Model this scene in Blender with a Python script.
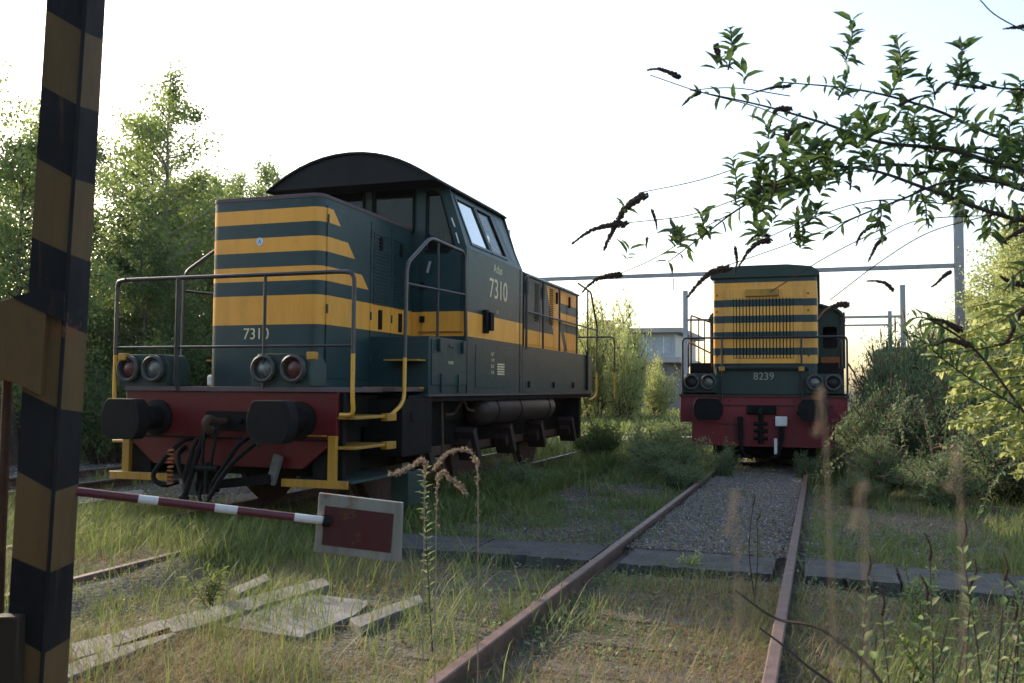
import bpy, bmesh, math, random
import numpy as np
from mathutils import Vector, Matrix
from mathutils.geometry import tessellate_polygon
random.seed(7); RNG = np.random.default_rng(11)
for o in list(bpy.data.objects): bpy.data.objects.remove(o)
SC = bpy.context.scene; COL = SC.collection

# ------------------------------------------------ camera, sky, sun, exposure
CAM_F, YAW, PITCH, ROLL, CAM_H = 904.3, .3293, .0515, .0071, 1.39
def cam_axes():
    c, s = math.cos(YAW), math.sin(YAW); cp, sp = math.cos(PITCH), math.sin(PITCH); cr, sr = math.cos(ROLL), math.sin(ROLL)
    R = Vector((c, s, 0)); F0 = Vector((-s, c, 0)); U0 = Vector((0, 0, 1))
    F = F0*cp + U0*sp; U = -F0*sp + U0*cp
    return R*cr + U*sr, U*cr - R*sr, F
CR, CU, CF = cam_axes()
cam = bpy.data.cameras.new('camera'); camo = bpy.data.objects.new('camera', cam); COL.objects.link(camo)
cam.lens = CAM_F/1024*36; cam.sensor_width = 36; cam.clip_start = .05; cam.clip_end = 3000
M = Matrix.Identity(4)
for i in range(3): M[i][0] = CR[i]; M[i][1] = CU[i]; M[i][2] = -CF[i]
M[0][3], M[1][3], M[2][3] = 0, 0, CAM_H
camo.matrix_world = M
cam.dof.use_dof = True; cam.dof.focus_distance = 11.0; cam.dof.aperture_fstop = 6
SC.camera = camo
SUN_AZ = math.radians(-65)      # measured from +Y towards +X
SUN_EL = math.radians(26)
W = bpy.data.worlds.new('World'); SC.world = W; W.use_nodes = True
nt = W.node_tree; bg = nt.nodes['Background']
sky = nt.nodes.new('ShaderNodeTexSky'); sky.sky_type = 'NISHITA'; sky.sun_disc = False
sky.sun_elevation = SUN_EL; sky.sun_rotation = SUN_AZ; sky.air_density = 1.2; sky.dust_density = 2.4; sky.ozone_density = .5
nt.links.new(sky.outputs[0], bg.inputs[0]); bg.inputs[1].default_value = .15
sl = bpy.data.lights.new('sun', 'SUN'); slo = bpy.data.objects.new('sun', sl); COL.objects.link(slo)
sl.energy = 3.2; sl.angle = math.radians(.6); sl.color = (1, .83, .62)
sd = Vector((math.sin(SUN_AZ)*math.cos(SUN_EL), math.cos(SUN_AZ)*math.cos(SUN_EL), math.sin(SUN_EL)))
slo.rotation_euler = sd.to_track_quat('Z', 'Y').to_euler(); slo.location = (-20, 20, 30)
SC.view_settings.view_transform = 'Standard'; SC.view_settings.look = 'None'
SC.view_settings.gamma = 1; SC.view_settings.exposure = 1.45
SC.render.engine = 'CYCLES'

def at(x, y, D=None, X=None, Y=None, Z=None):
    r = CF + CR*((x-512)/CAM_F) - CU*((y-341.5)/CAM_F)
    t = D if D is not None else X/r.x if X is not None else Y/r.y if Y is not None else (Z-CAM_H)/r.z
    return Vector((0, 0, CAM_H)) + r*t

# ------------------------------------------------ node helpers / materials
class NG:
    def __init__(s, name):
        s.m = bpy.data.materials.new(name); s.m.use_nodes = True; s.t = s.m.node_tree; s.n = s.t.nodes
        s.b = s.n['Principled BSDF']; s.out = s.n['Material Output']
        s.co = s.n.new('ShaderNodeTexCoord').outputs['Object']
        s.geo = None
    def l(s, a, b): s.t.links.new(a, b)
    def setin(s, sock, v):
        if isinstance(v, bpy.types.NodeSocket): s.l(v, sock)
        elif isinstance(v, (tuple, list)): sock.default_value = tuple(v)+((1,) if len(v) == 3 and sock.type == 'RGBA' else ())
        else: sock.default_value = v
    def math(s, op, a, b=0., c=0., clamp=False):
        n = s.n.new('ShaderNodeMath'); n.operation = op; n.use_clamp = clamp
        s.setin(n.inputs[0], a); s.setin(n.inputs[1], b)
        if op in ('MULTIPLY_ADD', 'COMPARE'): s.setin(n.inputs[2], c)
        return n.outputs[0]
    def noise(s, scale, detail=5, rough=.55, vec=None, dist=0):
        n = s.n.new('ShaderNodeTexNoise'); n.inputs['Scale'].default_value = scale; n.inputs['Detail'].default_value = detail
        n.inputs['Roughness'].default_value = rough; n.inputs['Distortion'].default_value = dist
        s.l(vec or s.co, n.inputs['Vector']); return n.outputs['Fac']
    def stretch(s, v):
        n = s.n.new('ShaderNodeMapping'); s.l(s.co, n.inputs[0]); n.inputs['Scale'].default_value = v; return n.outputs[0]
    def ramp(s, fac, stops):
        n = s.n.new('ShaderNodeValToRGB'); s.l(fac, n.inputs[0]); e = n.color_ramp.elements
        while len(e) < len(stops): e.new(.5)
        for i, (p, c) in enumerate(stops):
            e[i].position = p; e[i].color = (c, c, c, 1) if isinstance(c, (int, float)) else tuple(c)+(1,)
        return n.outputs[0]
    def mix(s, fac, a, b):
        n = s.n.new('ShaderNodeMix'); n.data_type = 'RGBA'; s.setin(n.inputs[0], fac)
        s.setin(n.inputs[6], a); s.setin(n.inputs[7], b); return n.outputs[2]
    def xyz(s):
        n = s.n.new('ShaderNodeSeparateXYZ'); s.l(s.co, n.inputs[0]); return n.outputs
    def bump(s, h, strength=.3, dist=.01):
        n = s.n.new('ShaderNodeBump'); s.l(h, n.inputs['Height']); n.inputs['Strength'].default_value = strength
        n.inputs['Distance'].default_value = dist; s.l(n.outputs[0], s.b.inputs['Normal'])
    def done(s, col, rough=.5, metal=0., spec=.5):
        s.setin(s.b.inputs['Base Color'], col); s.setin(s.b.inputs['Roughness'], rough); s.b.inputs['Metallic'].default_value = metal
        s.b.inputs['Specular IOR Level'].default_value = spec
        return s.m

RUST = (.085, .034, .018)
def painted(name, col, rough=.42, dirt=.5, rust=.5, dirtcol=(.030, .026, .022), spec=.3, fade=.12, rt=.63):
    g = NG(name)
    c = col(g) if callable(col) else col
    n1 = g.noise(1.7, 6); n2 = g.noise(14, 8, .65); ns = g.noise(1.0, 8, .7, g.stretch((6, 6, .9)), .6)
    c = g.mix(g.math('MULTIPLY', g.ramp(n1, [(.35, 0), (.7, 1)]), fade), c, g.mix(.35, c, (.25, .27, .28)))
    d = g.math('MULTIPLY', g.ramp(ns, [(.45, 0), (.72, 1)]), dirt)
    c = g.mix(d, c, dirtcol)
    k = g.noise(5, 9, .7)
    r = g.math('MULTIPLY', g.ramp(k, [(rt, 0), (rt+.05, 1)]), rust)
    c = g.mix(r, c, g.mix(n2, RUST, (.14, .06, .028)))
    ch = g.math('MULTIPLY', g.ramp(g.noise(26, 6, .75), [(.66, 0), (.69, 1)]), g.math('MULTIPLY', g.ramp(g.noise(1.3, 3), [(.42, 0), (.62, 1)]), min(1, rust*2.2)))
    c = g.mix(ch, c, (.10, .045, .022))
    run = g.math('MULTIPLY', g.ramp(g.noise(1.0, 7, .7, g.stretch((17, 17, .55)), .3), [(.60, 0), (.70, 1)]), rust*.9)
    c = g.mix(run, c, (.075, .040, .022))
    rr = g.math('ADD', g.math('MULTIPLY', n2, .25), rough-.1)
    g.bump(g.math('ADD', g.math('ADD', g.math('MULTIPLY', n2, .18), g.math('MULTIPLY', r, .3)), g.math('MULTIPLY', g.noise(2.6, 2), 2.2)), .35, .006)
    return g.done(c, rr, 0, spec)
def plain(name, col, rough=.6, metal=0., var=.25, scale=6, bump=.2, col2=None, spec=.35):
    g = NG(name); n = g.noise(scale, 7, .6); n2 = g.noise(scale*7, 4)
    c = g.mix(g.ramp(n, [(.3, 0), (.72, 1)]), tuple(x*(1-var) for x in col), col2 or tuple(min(1, x*(1+var)) for x in col))
    c = g.mix(g.math('MULTIPLY', n2, .3), c, tuple(x*.6 for x in col))
    g.bump(g.math('ADD', n, n2), bump, .006)
    return g.done(c, rough, metal, spec)

GREEN = (.0045, .027, .031); GREEN2 = (.013, .030, .026); YEL = (.68, .285, .026); RED = (.085, .005, .007)
def bands(lst, axis_fac=None):
    """lst: (z0,z1) yellow bands; axis_fac(g,y,z)->mask"""
    def f(g):
        X = g.xyz(); tot = None
        for (a, b, lim) in lst:
            m = g.math('COMPARE', X[2], (a+b)/2, (b-a)/2)
            if lim is not None:
                yl = g.math('MULTIPLY_ADD', X[2], lim[1], lim[0])
                m = g.math('MULTIPLY', m, g.math('LESS_THAN' if lim[2] < 0 else 'GREATER_THAN', X[1], yl))
            tot = m if tot is None else g.math('MAXIMUM', tot, m)
        return g.mix(tot, GREEN, g.mix(g.math('MULTIPLY', g.noise(2.2, 4), .5), YEL, (.55, .27, .045)))
    return f
MT = {}
LIM = (1.07+3.16*1.05, -1.05, -1)      # y < 1.07 + (3.16-z)*1.05
MT['hood'] = painted('striped_hood_paint', bands([(3.21, 3.37, LIM), (2.885, 3.05, LIM), (2.56, 2.72, LIM), (2.075, 2.40, None)]), dirt=.22, rust=.15)
MT['cab'] = painted('cab_paint', bands([(2.065, 2.39, None)]), dirt=.25, rust=.2)
def rearcol(g):
    X = g.xyz(); y, z = X[1], X[2]
    # slanted left boundary of the yellow lozenge: y > 6.88 + (3.2-z)*.55, above the bottom band
    bnd = g.math('MULTIPLY_ADD', z, -.55, 6.86+3.2*.55)
    m = g.math('GREATER_THAN', y, bnd)
    g1 = g.math('COMPARE', z, 2.85, .09); g2 = g.math('COMPARE', z, 2.50, .08)
    right = g.math('GREATER_THAN', y, g.math('MULTIPLY_ADD', z, -.55, 7.75+2.85*.55))
    gg = g.math('MULTIPLY', g.math('MAXIMUM', g1, g2), right)
    m = g.math('MULTIPLY', m, g.math('SUBTRACT', 1., gg))
    # green slanting sash
    d = g.math('SUBTRACT', y, g.math('MULTIPLY_ADD', z, -.75, 7.72+2.5*.75))
    sash = g.math('MULTIPLY', g.math('COMPARE', d, .12, .11), g.math('LESS_THAN', z, 2.62))
    m = g.math('MULTIPLY', m, g.math('SUBTRACT', 1., sash))
    low = g.math('MULTIPLY', g.math('COMPARE', z, 2.19, .145), g.math('SUBTRACT', 1., sash))
    m = g.math('MAXIMUM', m, low); m = g.math('MULTIPLY', m, g.math('LESS_THAN', z, 3.17))
    return g.mix(m, GREEN, YEL)
MT['rear'] = painted('rear_hood_paint', rearcol, dirt=.2, rust=.15)
def hood82(g):
    X = g.xyz(); z = X[2]
    m = g.math('COMPARE', z, 2.59, .73)
    for a, b in ((3.01, 2.88), (2.72, 2.59), (2.43, 2.30), (2.14, 2.01)):
        m = g.math('MULTIPLY', m, g.math('SUBTRACT', 1., g.math('COMPARE', z, (a+b)/2, (a-b)/2)))
    return g.mix(m, GREEN, g.mix(g.noise(2.5, 4), YEL, (.55, .30, .08)))
MT['hood82'] = painted('old_striped_paint', hood82, dirt=.35, rust=.3)
MT['green'] = painted('bottle_green_paint', GREEN, dirt=.35, rust=.45)
MT['greenold'] = painted('dull_green_paint', GREEN2, rough=.6, dirt=.35, rust=.3)
MT['roof'] = painted('dark_roof_paint', (.006, .008, .010), rough=.7, dirt=.15, rust=.05, spec=.2, fade=.02)
MT['purple'] = painted('faded_edge_paint', (.075, .045, .055), rough=.6, dirt=.4, rust=.4)
MT['red'] = painted('dark_red_paint', RED, dirt=.35, rust=.15, fade=.04, spec=.2)
MT['redold'] = painted('faded_red_paint', (.165, .012, .020), rough=.6, dirt=.6, rust=.6)
MT['yellow'] = painted('yellow_step_paint', (.34, .17, .016), dirt=.6, rust=.5)
MT['black'] = plain('grimy_black_metal', (.0065, .0060, .0065), .7, 0, .5, spec=.12)
MT['tank'] = painted('brown_tank_paint', (.022, .012, .012), rough=.5, dirt=.4, rust=.3, fade=.03, spec=.25)
MT['rail'] = plain('rusty_rail_steel', (.075, .040, .034), .6, 0, .4, 9, .5, (.13, .075, .062))
def railmat():
    g = NG('handrail_paint'); z = g.xyz()[2]
    c = g.mix(g.math('LESS_THAN', z, 1.72), (.016, .015, .02), (.50, .25, .02))
    n = g.noise(22, 6, .65); c = g.mix(g.ramp(n, [(.6, 0), (.7, .6)]), c, RUST)
    return g.done(c, .4)
MT['handrail'] = railmat()
MT['railblack'] = plain('dark_rail_paint', (.018, .016, .02), .45, 0, .4, 12)
MT['rustiron'] = plain('rusted_iron', (.05, .024, .015), .8, 0, .4, 14, .5)
MT['chain'] = plain('orange_rust', (.30, .10, .03), .85, 0, .4, 30, .5)
MT['rubber'] = plain('hose_rubber', (.0065, .0065, .0075), .7, 0, .4, spec=.14)
MT['white'] = plain('worn_white_paint', (.62, .61, .58), .55, 0, .15, 12)
MT['number'] = plain('number_paint', (.62, .52, .32), .6, 0, .2, 30, .05)
MT['lens'] = None
def glass(name, tint=(.5, .55, .58), refl=.5, dust=.12, rough=.06, fk=1.0):
    g = NG(name); g.n.remove(g.b)
    tr = g.n.new('ShaderNodeBsdfTransparent'); tr.inputs[0].default_value = tint+(1,)
    gl = g.n.new('ShaderNodeBsdfGlossy'); gl.inputs['Roughness'].default_value = rough
    df = g.n.new('ShaderNodeBsdfDiffuse'); df.inputs[0].default_value = (.3, .3, .3, 1)
    fr = g.n.new('ShaderNodeFresnel'); fr.inputs[0].default_value = 1.5
    m1 = g.n.new('ShaderNodeMixShader'); m2 = g.n.new('ShaderNodeMixShader')
    g.l(g.math('MULTIPLY_ADD', fr.outputs[0], fk, refl*.1), m1.inputs[0]); g.l(tr.outputs[0], m1.inputs[1]); g.l(gl.outputs[0], m1.inputs[2])
    g.l(g.math('MULTIPLY', g.noise(3, 6), dust*2), m2.inputs[0]); g.l(m1.outputs[0], m2.inputs[1]); g.l(df.outputs[0], m2.inputs[2])
    g.l(m2.outputs[0], g.out.inputs[0]); return g.m
MT['glass'] = glass('dusty_glass', (.7, .74, .75), .0, .006, .06, .45)
MT['mirrorglass'] = glass('sky_reflecting_glass', (.25, .3, .33), 5.5, .05, .03)
MT['lamp'] = plain('lamp_reflector', (.12, .125, .12), .3, .4, .6, 24)
MT['lampred'] = plain('red_lamp_lens', (.075, .022, .022), .25, 0, .5, 24)
MT['lampdark'] = plain('empty_lamp_bowl', (.008, .008, .009), .6)
MT['lampgrey'] = plain('lamp_rim', (.035, .036, .033), .5, 0, .3)

def leafmat(name, cols, trans=.35, rough=.5, trcol=None):
    g = NG(name); gi = g.n.new('ShaderNodeNewGeometry')
    st = [(i/(len(cols)-1), c) for i, c in enumerate(cols)]
    c = g.ramp(gi.outputs['Random Per Island'], st)
    big = g.noise(1.1, 3); c = g.mix(g.math('MULTIPLY', g.ramp(big, [(.35, 0), (.65, 1)]), .35), c, g.mix(.5, c, trcol or cols[-1]))
    g.done(c, rough, 0, .3)
    t = g.n.new('ShaderNodeBsdfTranslucent'); tm = g.mix(.5, c, trcol or (.30, .40, .06)); g.l(tm, t.inputs[0])
    m = g.n.new('ShaderNodeMixShader'); m.inputs[0].default_value = trans
    g.l(g.b.outputs[0], m.inputs[1]); g.l(t.outputs[0], m.inputs[2]); g.l(m.outputs[0], g.out.inputs[0])
    return g.m
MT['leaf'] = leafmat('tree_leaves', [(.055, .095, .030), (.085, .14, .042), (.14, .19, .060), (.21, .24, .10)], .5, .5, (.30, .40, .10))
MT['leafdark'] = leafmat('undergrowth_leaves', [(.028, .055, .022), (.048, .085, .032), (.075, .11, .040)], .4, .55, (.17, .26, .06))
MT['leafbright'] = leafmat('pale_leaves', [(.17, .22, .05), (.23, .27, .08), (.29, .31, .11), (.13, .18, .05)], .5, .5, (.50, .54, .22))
MT['leafbud'] = leafmat('butterfly_bush_leaves', [(.018, .040, .018), (.032, .062, .026), (.050, .088, .034), (.085, .12, .045)], .32, .45, (.12, .20, .05))
MT['leafgrey'] = leafmat('grey_green_leaves', [(.065, .11, .055), (.10, .155, .070), (.15, .20, .095), (.17, .15, .09)], .4, .6, (.22, .30, .12))
MT['grass'] = leafmat('green_grass', [(.038, .072, .018), (.070, .115, .028), (.11, .155, .040), (.22, .21, .09)], .4, .6, (.22, .26, .07))
MT['drygrass'] = leafmat('dry_grass', [(.19, .14, .06), (.25, .18, .085), (.30, .23, .12), (.14, .12, .05)], .3, .7, (.35, .25, .1))
MT['plume'] = leafmat('dry_plume', [(.26, .20, .15), (.33, .27, .21), (.20, .15, .11)], .3, .8, (.3, .2, .12))
MT['seed'] = plain('brown_seed_head', (.045, .025, .020), .9, 0, .4, 60, .6)
MT['bark'] = plain('grey_bark', (.085, .07, .055), .9, 0, .4, 12, .8)
MT['birchbark'] = plain('pale_bark', (.22, .20, .17), .85, 0, .45, 7, .5)
MT['twig'] = plain('brown_twig', (.040, .026, .020), .8, 0, .4, 20, .4)
def timber(name, col):
    g = NG(name); n = g.noise(1.2, 8, .65, g.stretch((2, 40, 40))); n2 = g.noise(3, 5)
    n3 = g.noise(1.2, 8, .65, g.stretch((40, 2, 40)))
    c = g.mix(n, tuple(x*.5 for x in col), tuple(x*1.35 for x in col)); c = g.mix(g.ramp(n2, [(.5, 0), (.75, .6)]), c, (.05, .045, .03))
    g.bump(n, .6, .01); return g.done(c, .85)
MT['timber'] = timber('weathered_timber', (.11, .105, .105))
MT['timberdark'] = timber('dark_sleeper_timber', (.06, .048, .04))
def slabm():
    g = NG('old_concrete'); n = g.noise(4, 8, .65); v = g.noise(40, 5, .7); k = g.noise(1.3, 4)
    c = g.mix(g.ramp(n, [(.35, 0), (.65, 1)]), (.030, .030, .032), (.085, .085, .09)); c = g.mix(g.math('MULTIPLY', v, .6), c, (.03, .03, .03))
    c = g.mix(g.ramp(k, [(.5, 0), (.7, .6)]), c, (.05, .055, .025))
    g.bump(g.math('ADD', g.math('MULTIPLY', n, 2.), v), .9, .03); return g.done(c, .9)
MT['slab'] = slabm()
MT['sheet'] = plain('grey_board', (.12, .12, .13), .8, 0, .5, 5, .5)
MT['steel'] = plain('galvanised_steel', (.24, .25, .29), .55, .2, .2, 3)
MT['wire'] = plain('wire_metal', (.08, .08, .09), .5)

# ------------------------------------------------ mesh helpers
def link(o, parent=None):
    COL.objects.link(o)
    if parent is not None: o.parent = parent
    return o
def tag(o, label=None, cat=None, group=None, kind=None):
    if label: o['label'] = label
    if cat: o['category'] = cat
    if group: o['group'] = group
    if kind: o['kind'] = kind
    return o
def empty(name, loc, rz=0):
    o = bpy.data.objects.new(name, None); o.empty_display_size = .3; link(o); o.location = loc; o.rotation_euler = (0, 0, rz); return o
def copy_tree(o, parent=None):
    c = o.copy(); COL.objects.link(c); c.parent = parent
    for ch in list(o.children): copy_tree(ch, c)
    return c
class MB:
    def __init__(s): s.v = []; s.f = []; s.mi = []
    def add(s, vs, fs, mi=0):
        b = len(s.v); s.v += [tuple(v) for v in vs]
        for f in fs: s.f.append(tuple(i+b for i in f)); s.mi.append(mi)
        return s
    def box(s, x0, x1, y0, y1, z0, z1, mi=0, rot=None, piv=None):
        vs = [(x, y, z) for z in (z0, z1) for y in (y0, y1) for x in (x0, x1)]
        if rot is not None:
            p = Vector(piv or ((x0+x1)/2, (y0+y1)/2, (z0+z1)/2)); vs = [p+rot @ (Vector(v)-p) for v in vs]
        return s.add(vs, [(0, 2, 3, 1), (4, 5, 7, 6), (0, 1, 5, 4), (2, 6, 7, 3), (0, 4, 6, 2), (1, 3, 7, 5)], mi)
    def beam(s, p, q, w, h, up=(0, 0, 1)):
        p, q = Vector(p), Vector(q); d = (q-p).normalized(); sd_ = d.cross(Vector(up)).normalized(); u = sd_.cross(d)
        vs = []
        for e in (p, q):
            for a, b in ((-1, -1), (1, -1), (1, 1), (-1, 1)): vs.append(e+sd_*a*w/2+u*b*h/2)
        return s.add(vs, [(0, 3, 2, 1), (4, 5, 6, 7)]+[(i, (i+1) % 4, 4+(i+1) % 4, 4+i) for i in range(4)])
    def tube(s, path, r, n=8, r1=None, caps=True, mi=0):
        path = [Vector(p) for p in path]; m = len(path); rs = r if isinstance(r, (list, tuple)) else [r+((r1-r)*i/(m-1) if r1 is not None else 0) for i in range(m)]
        T = [(path[min(i+1, m-1)]-path[max(i-1, 0)]).normalized() for i in range(m)]
        a = Vector((0, 0, 1)) if abs(T[0].z) < .9 else Vector((1, 0, 0)); N = T[0].cross(a).normalized(); vs = []; fs = []
        for i in range(m):
            N = (N-T[i]*N.dot(T[i]))
            if N.length < 1e-6: N = T[i].orthogonal()
            N.normalize(); B = T[i].cross(N)
            for k in range(n):
                t = 2*math.pi*k/n; vs.append(path[i]+(N*math.cos(t)+B*math.sin(t))*rs[i])
        for i in range(m-1):
            for k in range(n): a_ = i*n+k; b_ = i*n+(k+1) % n; fs.append((a_, b_, b_+n, a_+n))
        if caps: fs.append(tuple(range(n-1, -1, -1))); fs.append(tuple(range((m-1)*n, m*n)))
        return s.add(vs, fs, mi)
    def prism(s, poly, axis, a, b, mi=0):
        """poly of 2-D points; axis 'x': pts=(y,z); 'y': pts=(x,z); 'z': pts=(x,y)"""
        def P(p, t): return (t, p[0], p[1]) if axis == 'x' else (p[0], t, p[1]) if axis == 'y' else (p[0], p[1], t)
        n = len(poly); vs = [P(p, a) for p in poly]+[P(p, b) for p in poly]
        tri = tessellate_polygon([[Vector((p[0], p[1], 0)) for p in poly]])
        fs = [tuple(t) for t in tri]+[tuple(i+n for i in reversed(t)) for t in tri]+[(i, (i+1) % n, (i+1) % n+n, i+n) for i in range(n)]
        return s.add(vs, fs, mi)
    def panel(s, outer, holes, O, U, V, th, mi=0):
        """flat plate with openings; 2-D coords along U,V from O, thickness th along U x V"""
        O, U, V = Vector(O), Vector(U).normalized(), Vector(V).normalized(); Nn = U.cross(V)
        loops = [outer]+list(holes); tri = tessellate_polygon([[Vector((p[0], p[1], 0)) for p in lp] for lp in loops])
        pts = [p for lp in loops for p in lp]; n = len(pts)
        vs = [O+U*p[0]+V*p[1] for p in pts]; vs += [v-Nn*th for v in vs]
        fs = [tuple(t) for t in tri]+[tuple(i+n for i in reversed(t)) for t in tri]; b = 0
        for lp in loops:
            k = len(lp)
            for i in range(k): fs.append((b+i, b+(i+1) % k, b+(i+1) % k+n, b+i+n))
            b += k
        return s.add(vs, fs, mi)
    def lathe(s, prof, O, axis, n=24, mi=0):
        O = Vector(O); A = Vector(axis).normalized(); N = A.orthogonal().normalized(); B = A.cross(N); vs = []; fs = []
        for (r, h) in prof:
            for k in range(n): t = 2*math.pi*k/n; vs.append(O+A*h+(N*math.cos(t)+B*math.sin(t))*r)
        for i in range(len(prof)-1):
            for k in range(n): a_ = i*n+k; b_ = i*n+(k+1) % n; fs.append((a_, b_, b_+n, a_+n))
        fs.append(tuple(range(n-1, -1, -1))); fs.append(tuple(range((len(prof)-1)*n, len(prof)*n)))
        return s.add(vs, fs, mi)
    def build(s, name, mat, parent=None, bevel=0, seg=2, angle=40, smooth=True):
        me = bpy.data.meshes.new(name); me.from_pydata(s.v, [], s.f)
        for m in (mat if isinstance(mat, (list, tuple)) else [mat]): me.materials.append(m)
        me.polygons.foreach_set('material_index', s.mi)
        bm = bmesh.new(); bm.from_mesh(me); bmesh.ops.recalc_face_normals(bm, faces=bm.faces); bm.to_mesh(me); bm.free()
        if smooth:
            me.polygons.foreach_set('use_smooth', [True]*len(me.polygons)); me.set_sharp_from_angle(angle=math.radians(angle))
        o = bpy.data.objects.new(name, me); link(o, parent)
        if bevel:
            b = o.modifiers.new('bevel', 'BEVEL'); b.width = bevel; b.segments = seg; b.limit_method = 'ANGLE'; b.angle_limit = math.radians(35); b.harden_normals = False
        return o
def rrect(x0, x1, y0, y1, r, n=4):
    pts = []
    for cx, cy, a in ((x1-r, y0+r, -90), (x1-r, y1-r, 0), (x0+r, y1-r, 90), (x0+r, y0+r, 180)):
        for i in range(n+1): t = math.radians(a+90*i/n); pts.append((cx+r*math.cos(t), cy+r*math.sin(t)))
    return pts
def fillet(path, r, n=5):
    path = [Vector(p) for p in path]; out = [path[0]]
    for i in range(1, len(path)-1):
        a, b, c = path[i-1], path[i], path[i+1]; d1 = (a-b); d2 = (c-b); q = min(r, d1.length*.45, d2.length*.45)
        p1 = b+d1.normalized()*q; p2 = b+d2.normalized()*q
        for k in range(n+1): t = k/n; out.append(p1*(1-t)**2+b*2*t*(1-t)+p2*t*t)
    out.append(path[-1]); return out
def catmull(pts, n=6):
    P = [Vector(p) for p in pts]; P = [P[0]*2-P[1]]+P+[P[-1]*2-P[-2]]; out = []
    for i in range(1, len(P)-2):
        for k in range(n):
            t = k/n; out.append(.5*((2*P[i])+(-P[i-1]+P[i+1])*t+(2*P[i-1]-5*P[i]+4*P[i+1]-P[i+2])*t*t+(-P[i-1]+3*P[i]-3*P[i+1]+P[i+2])*t**3))
    out.append(P[-2]); return out
def text(body, name, O, U, V, h, sx, mat, parent, depth=.002):
    cu = bpy.data.curves.new('txt', 'FONT'); cu.body = body; cu.size = 1; cu.extrude = .02; cu.align_x = 'CENTER'
    to = bpy.data.objects.new('txt', cu); COL.objects.link(to); bpy.context.view_layer.update()
    dg = bpy.context.evaluated_depsgraph_get(); me = bpy.data.meshes.new_from_object(to.evaluated_get(dg)); bpy.data.objects.remove(to)
    O, U, V = Vector(O), Vector(U).normalized(), Vector(V).normalized(); N = U.cross(V); k = h/.70
    for v in me.vertices:
        p = v.co; v.co = O+U*(p.x*k*sx)+V*(p.y*k)+N*(p.z/.02*depth)
    me.name = name; me.materials.clear(); me.materials.append(mat)
    o = bpy.data.objects.new(name, me); return link(o, parent)
# numpy mesh from a template placed many times
def inst_mesh(name, tv, tf, pos, A, B, C, mat, parent=None, smooth=False):
    """tv (n,3): coordinates along the A,B,C vectors; A,B,C (m,3) already scaled"""
    tv = np.asarray(tv, float); tf = np.asarray(tf, int); m = len(pos); n = len(tv)
    V = pos[:, None, :]+tv[None, :, 0, None]*A[:, None, :]+tv[None, :, 1, None]*B[:, None, :]+tv[None, :, 2, None]*C[:, None, :]
    Fc = (tf[None, :, :]+(np.arange(m)*n)[:, None, None]).reshape(-1, 3)
    me = bpy.data.meshes.new(name); me.vertices.add(m*n); me.vertices.foreach_set('co', V.reshape(-1).astype(np.float32))
    nf = len(Fc); me.loops.add(nf*3); me.polygons.add(nf); me.loops.foreach_set('vertex_index', Fc.reshape(-1).astype(np.int32))
    me.polygons.foreach_set('loop_start', (np.arange(nf)*3).astype(np.int32))
    me.update(calc_edges=True)
    if smooth: me.polygons.foreach_set('use_smooth', [True]*nf)
    me.materials.append(mat); o = bpy.data.objects.new(name, me); return link(o, parent)
def unit(a): return a/np.maximum(np.linalg.norm(a, axis=-1, keepdims=True), 1e-9)
def basis(d, up=None):
    d = unit(d); r = RNG.normal(size=d.shape) if up is None else up
    w = unit(np.cross(d, r)); n = np.cross(w, d); return d, w, n
LEAF_T = ([(0, 0, 0), (.45, .5, .08), (.45, -.5, .08), (1, 0, -.05)], [(0, 2, 3), (0, 3, 1)])
LANCE_T = ([(0, 0, 0), (.25, .4, .10), (.25, 0, 0), (.25, -.4, .10), (.6, .38, .06), (.6, 0, -.05), (.6, -.38, .06), (1, 0, -.18)],
           [(0, 2, 1), (0, 3, 2), (1, 2, 5), (1, 5, 4), (2, 3, 6), (2, 6, 5), (4, 5, 7), (5, 6, 7)])
OVAL_T = ([(0, 0, 0), (.2, .42, .08), (.2, 0, 0), (.2, -.42, .08), (.55, .5, .08), (.55, 0, -.04), (.55, -.5, .08), (1, 0, -.14)], LANCE_T[1])
BLADE_T = ([(0, -.5, 0), (0, .5, 0), (.45, -.42, .06), (.45, .42, .06), (.8, -.25, .22), (.8, .25, .22), (1., 0, .42)],
           [(0, 1, 3), (0, 3, 2), (2, 3, 5), (2, 5, 4), (4, 5, 6)])
STONE_T = ([(1, 0, .1), (-1, .1, 0), (0, 1, 0), (.1, -1, .1), (.1, 0, .7), (0, 0, -.7)],
           [(0, 2, 4), (2, 1, 4), (1, 3, 4), (3, 0, 4), (2, 0, 5), (1, 2, 5), (3, 1, 5), (0, 3, 5)])
def vnoise(x, y, s, seed=0):
    x = x*s+seed*17.3; y = y*s+seed*9.1; xi = np.floor(x).astype(int); yi = np.floor(y).astype(int); fx = x-xi; fy = y-yi
    fx = fx*fx*(3-2*fx); fy = fy*fy*(3-2*fy)
    def h(a, b): v = np.sin(a*127.1+b*311.7+seed*74.7)*43758.5453; return v-np.floor(v)
    return (h(xi, yi)*(1-fx)+h(xi+1, yi)*fx)*(1-fy)+(h(xi, yi+1)*(1-fx)+h(xi+1, yi+1)*fx)*fy
XR, XL, XF = -1.0, -5.876, -10.75       # track centres

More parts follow.
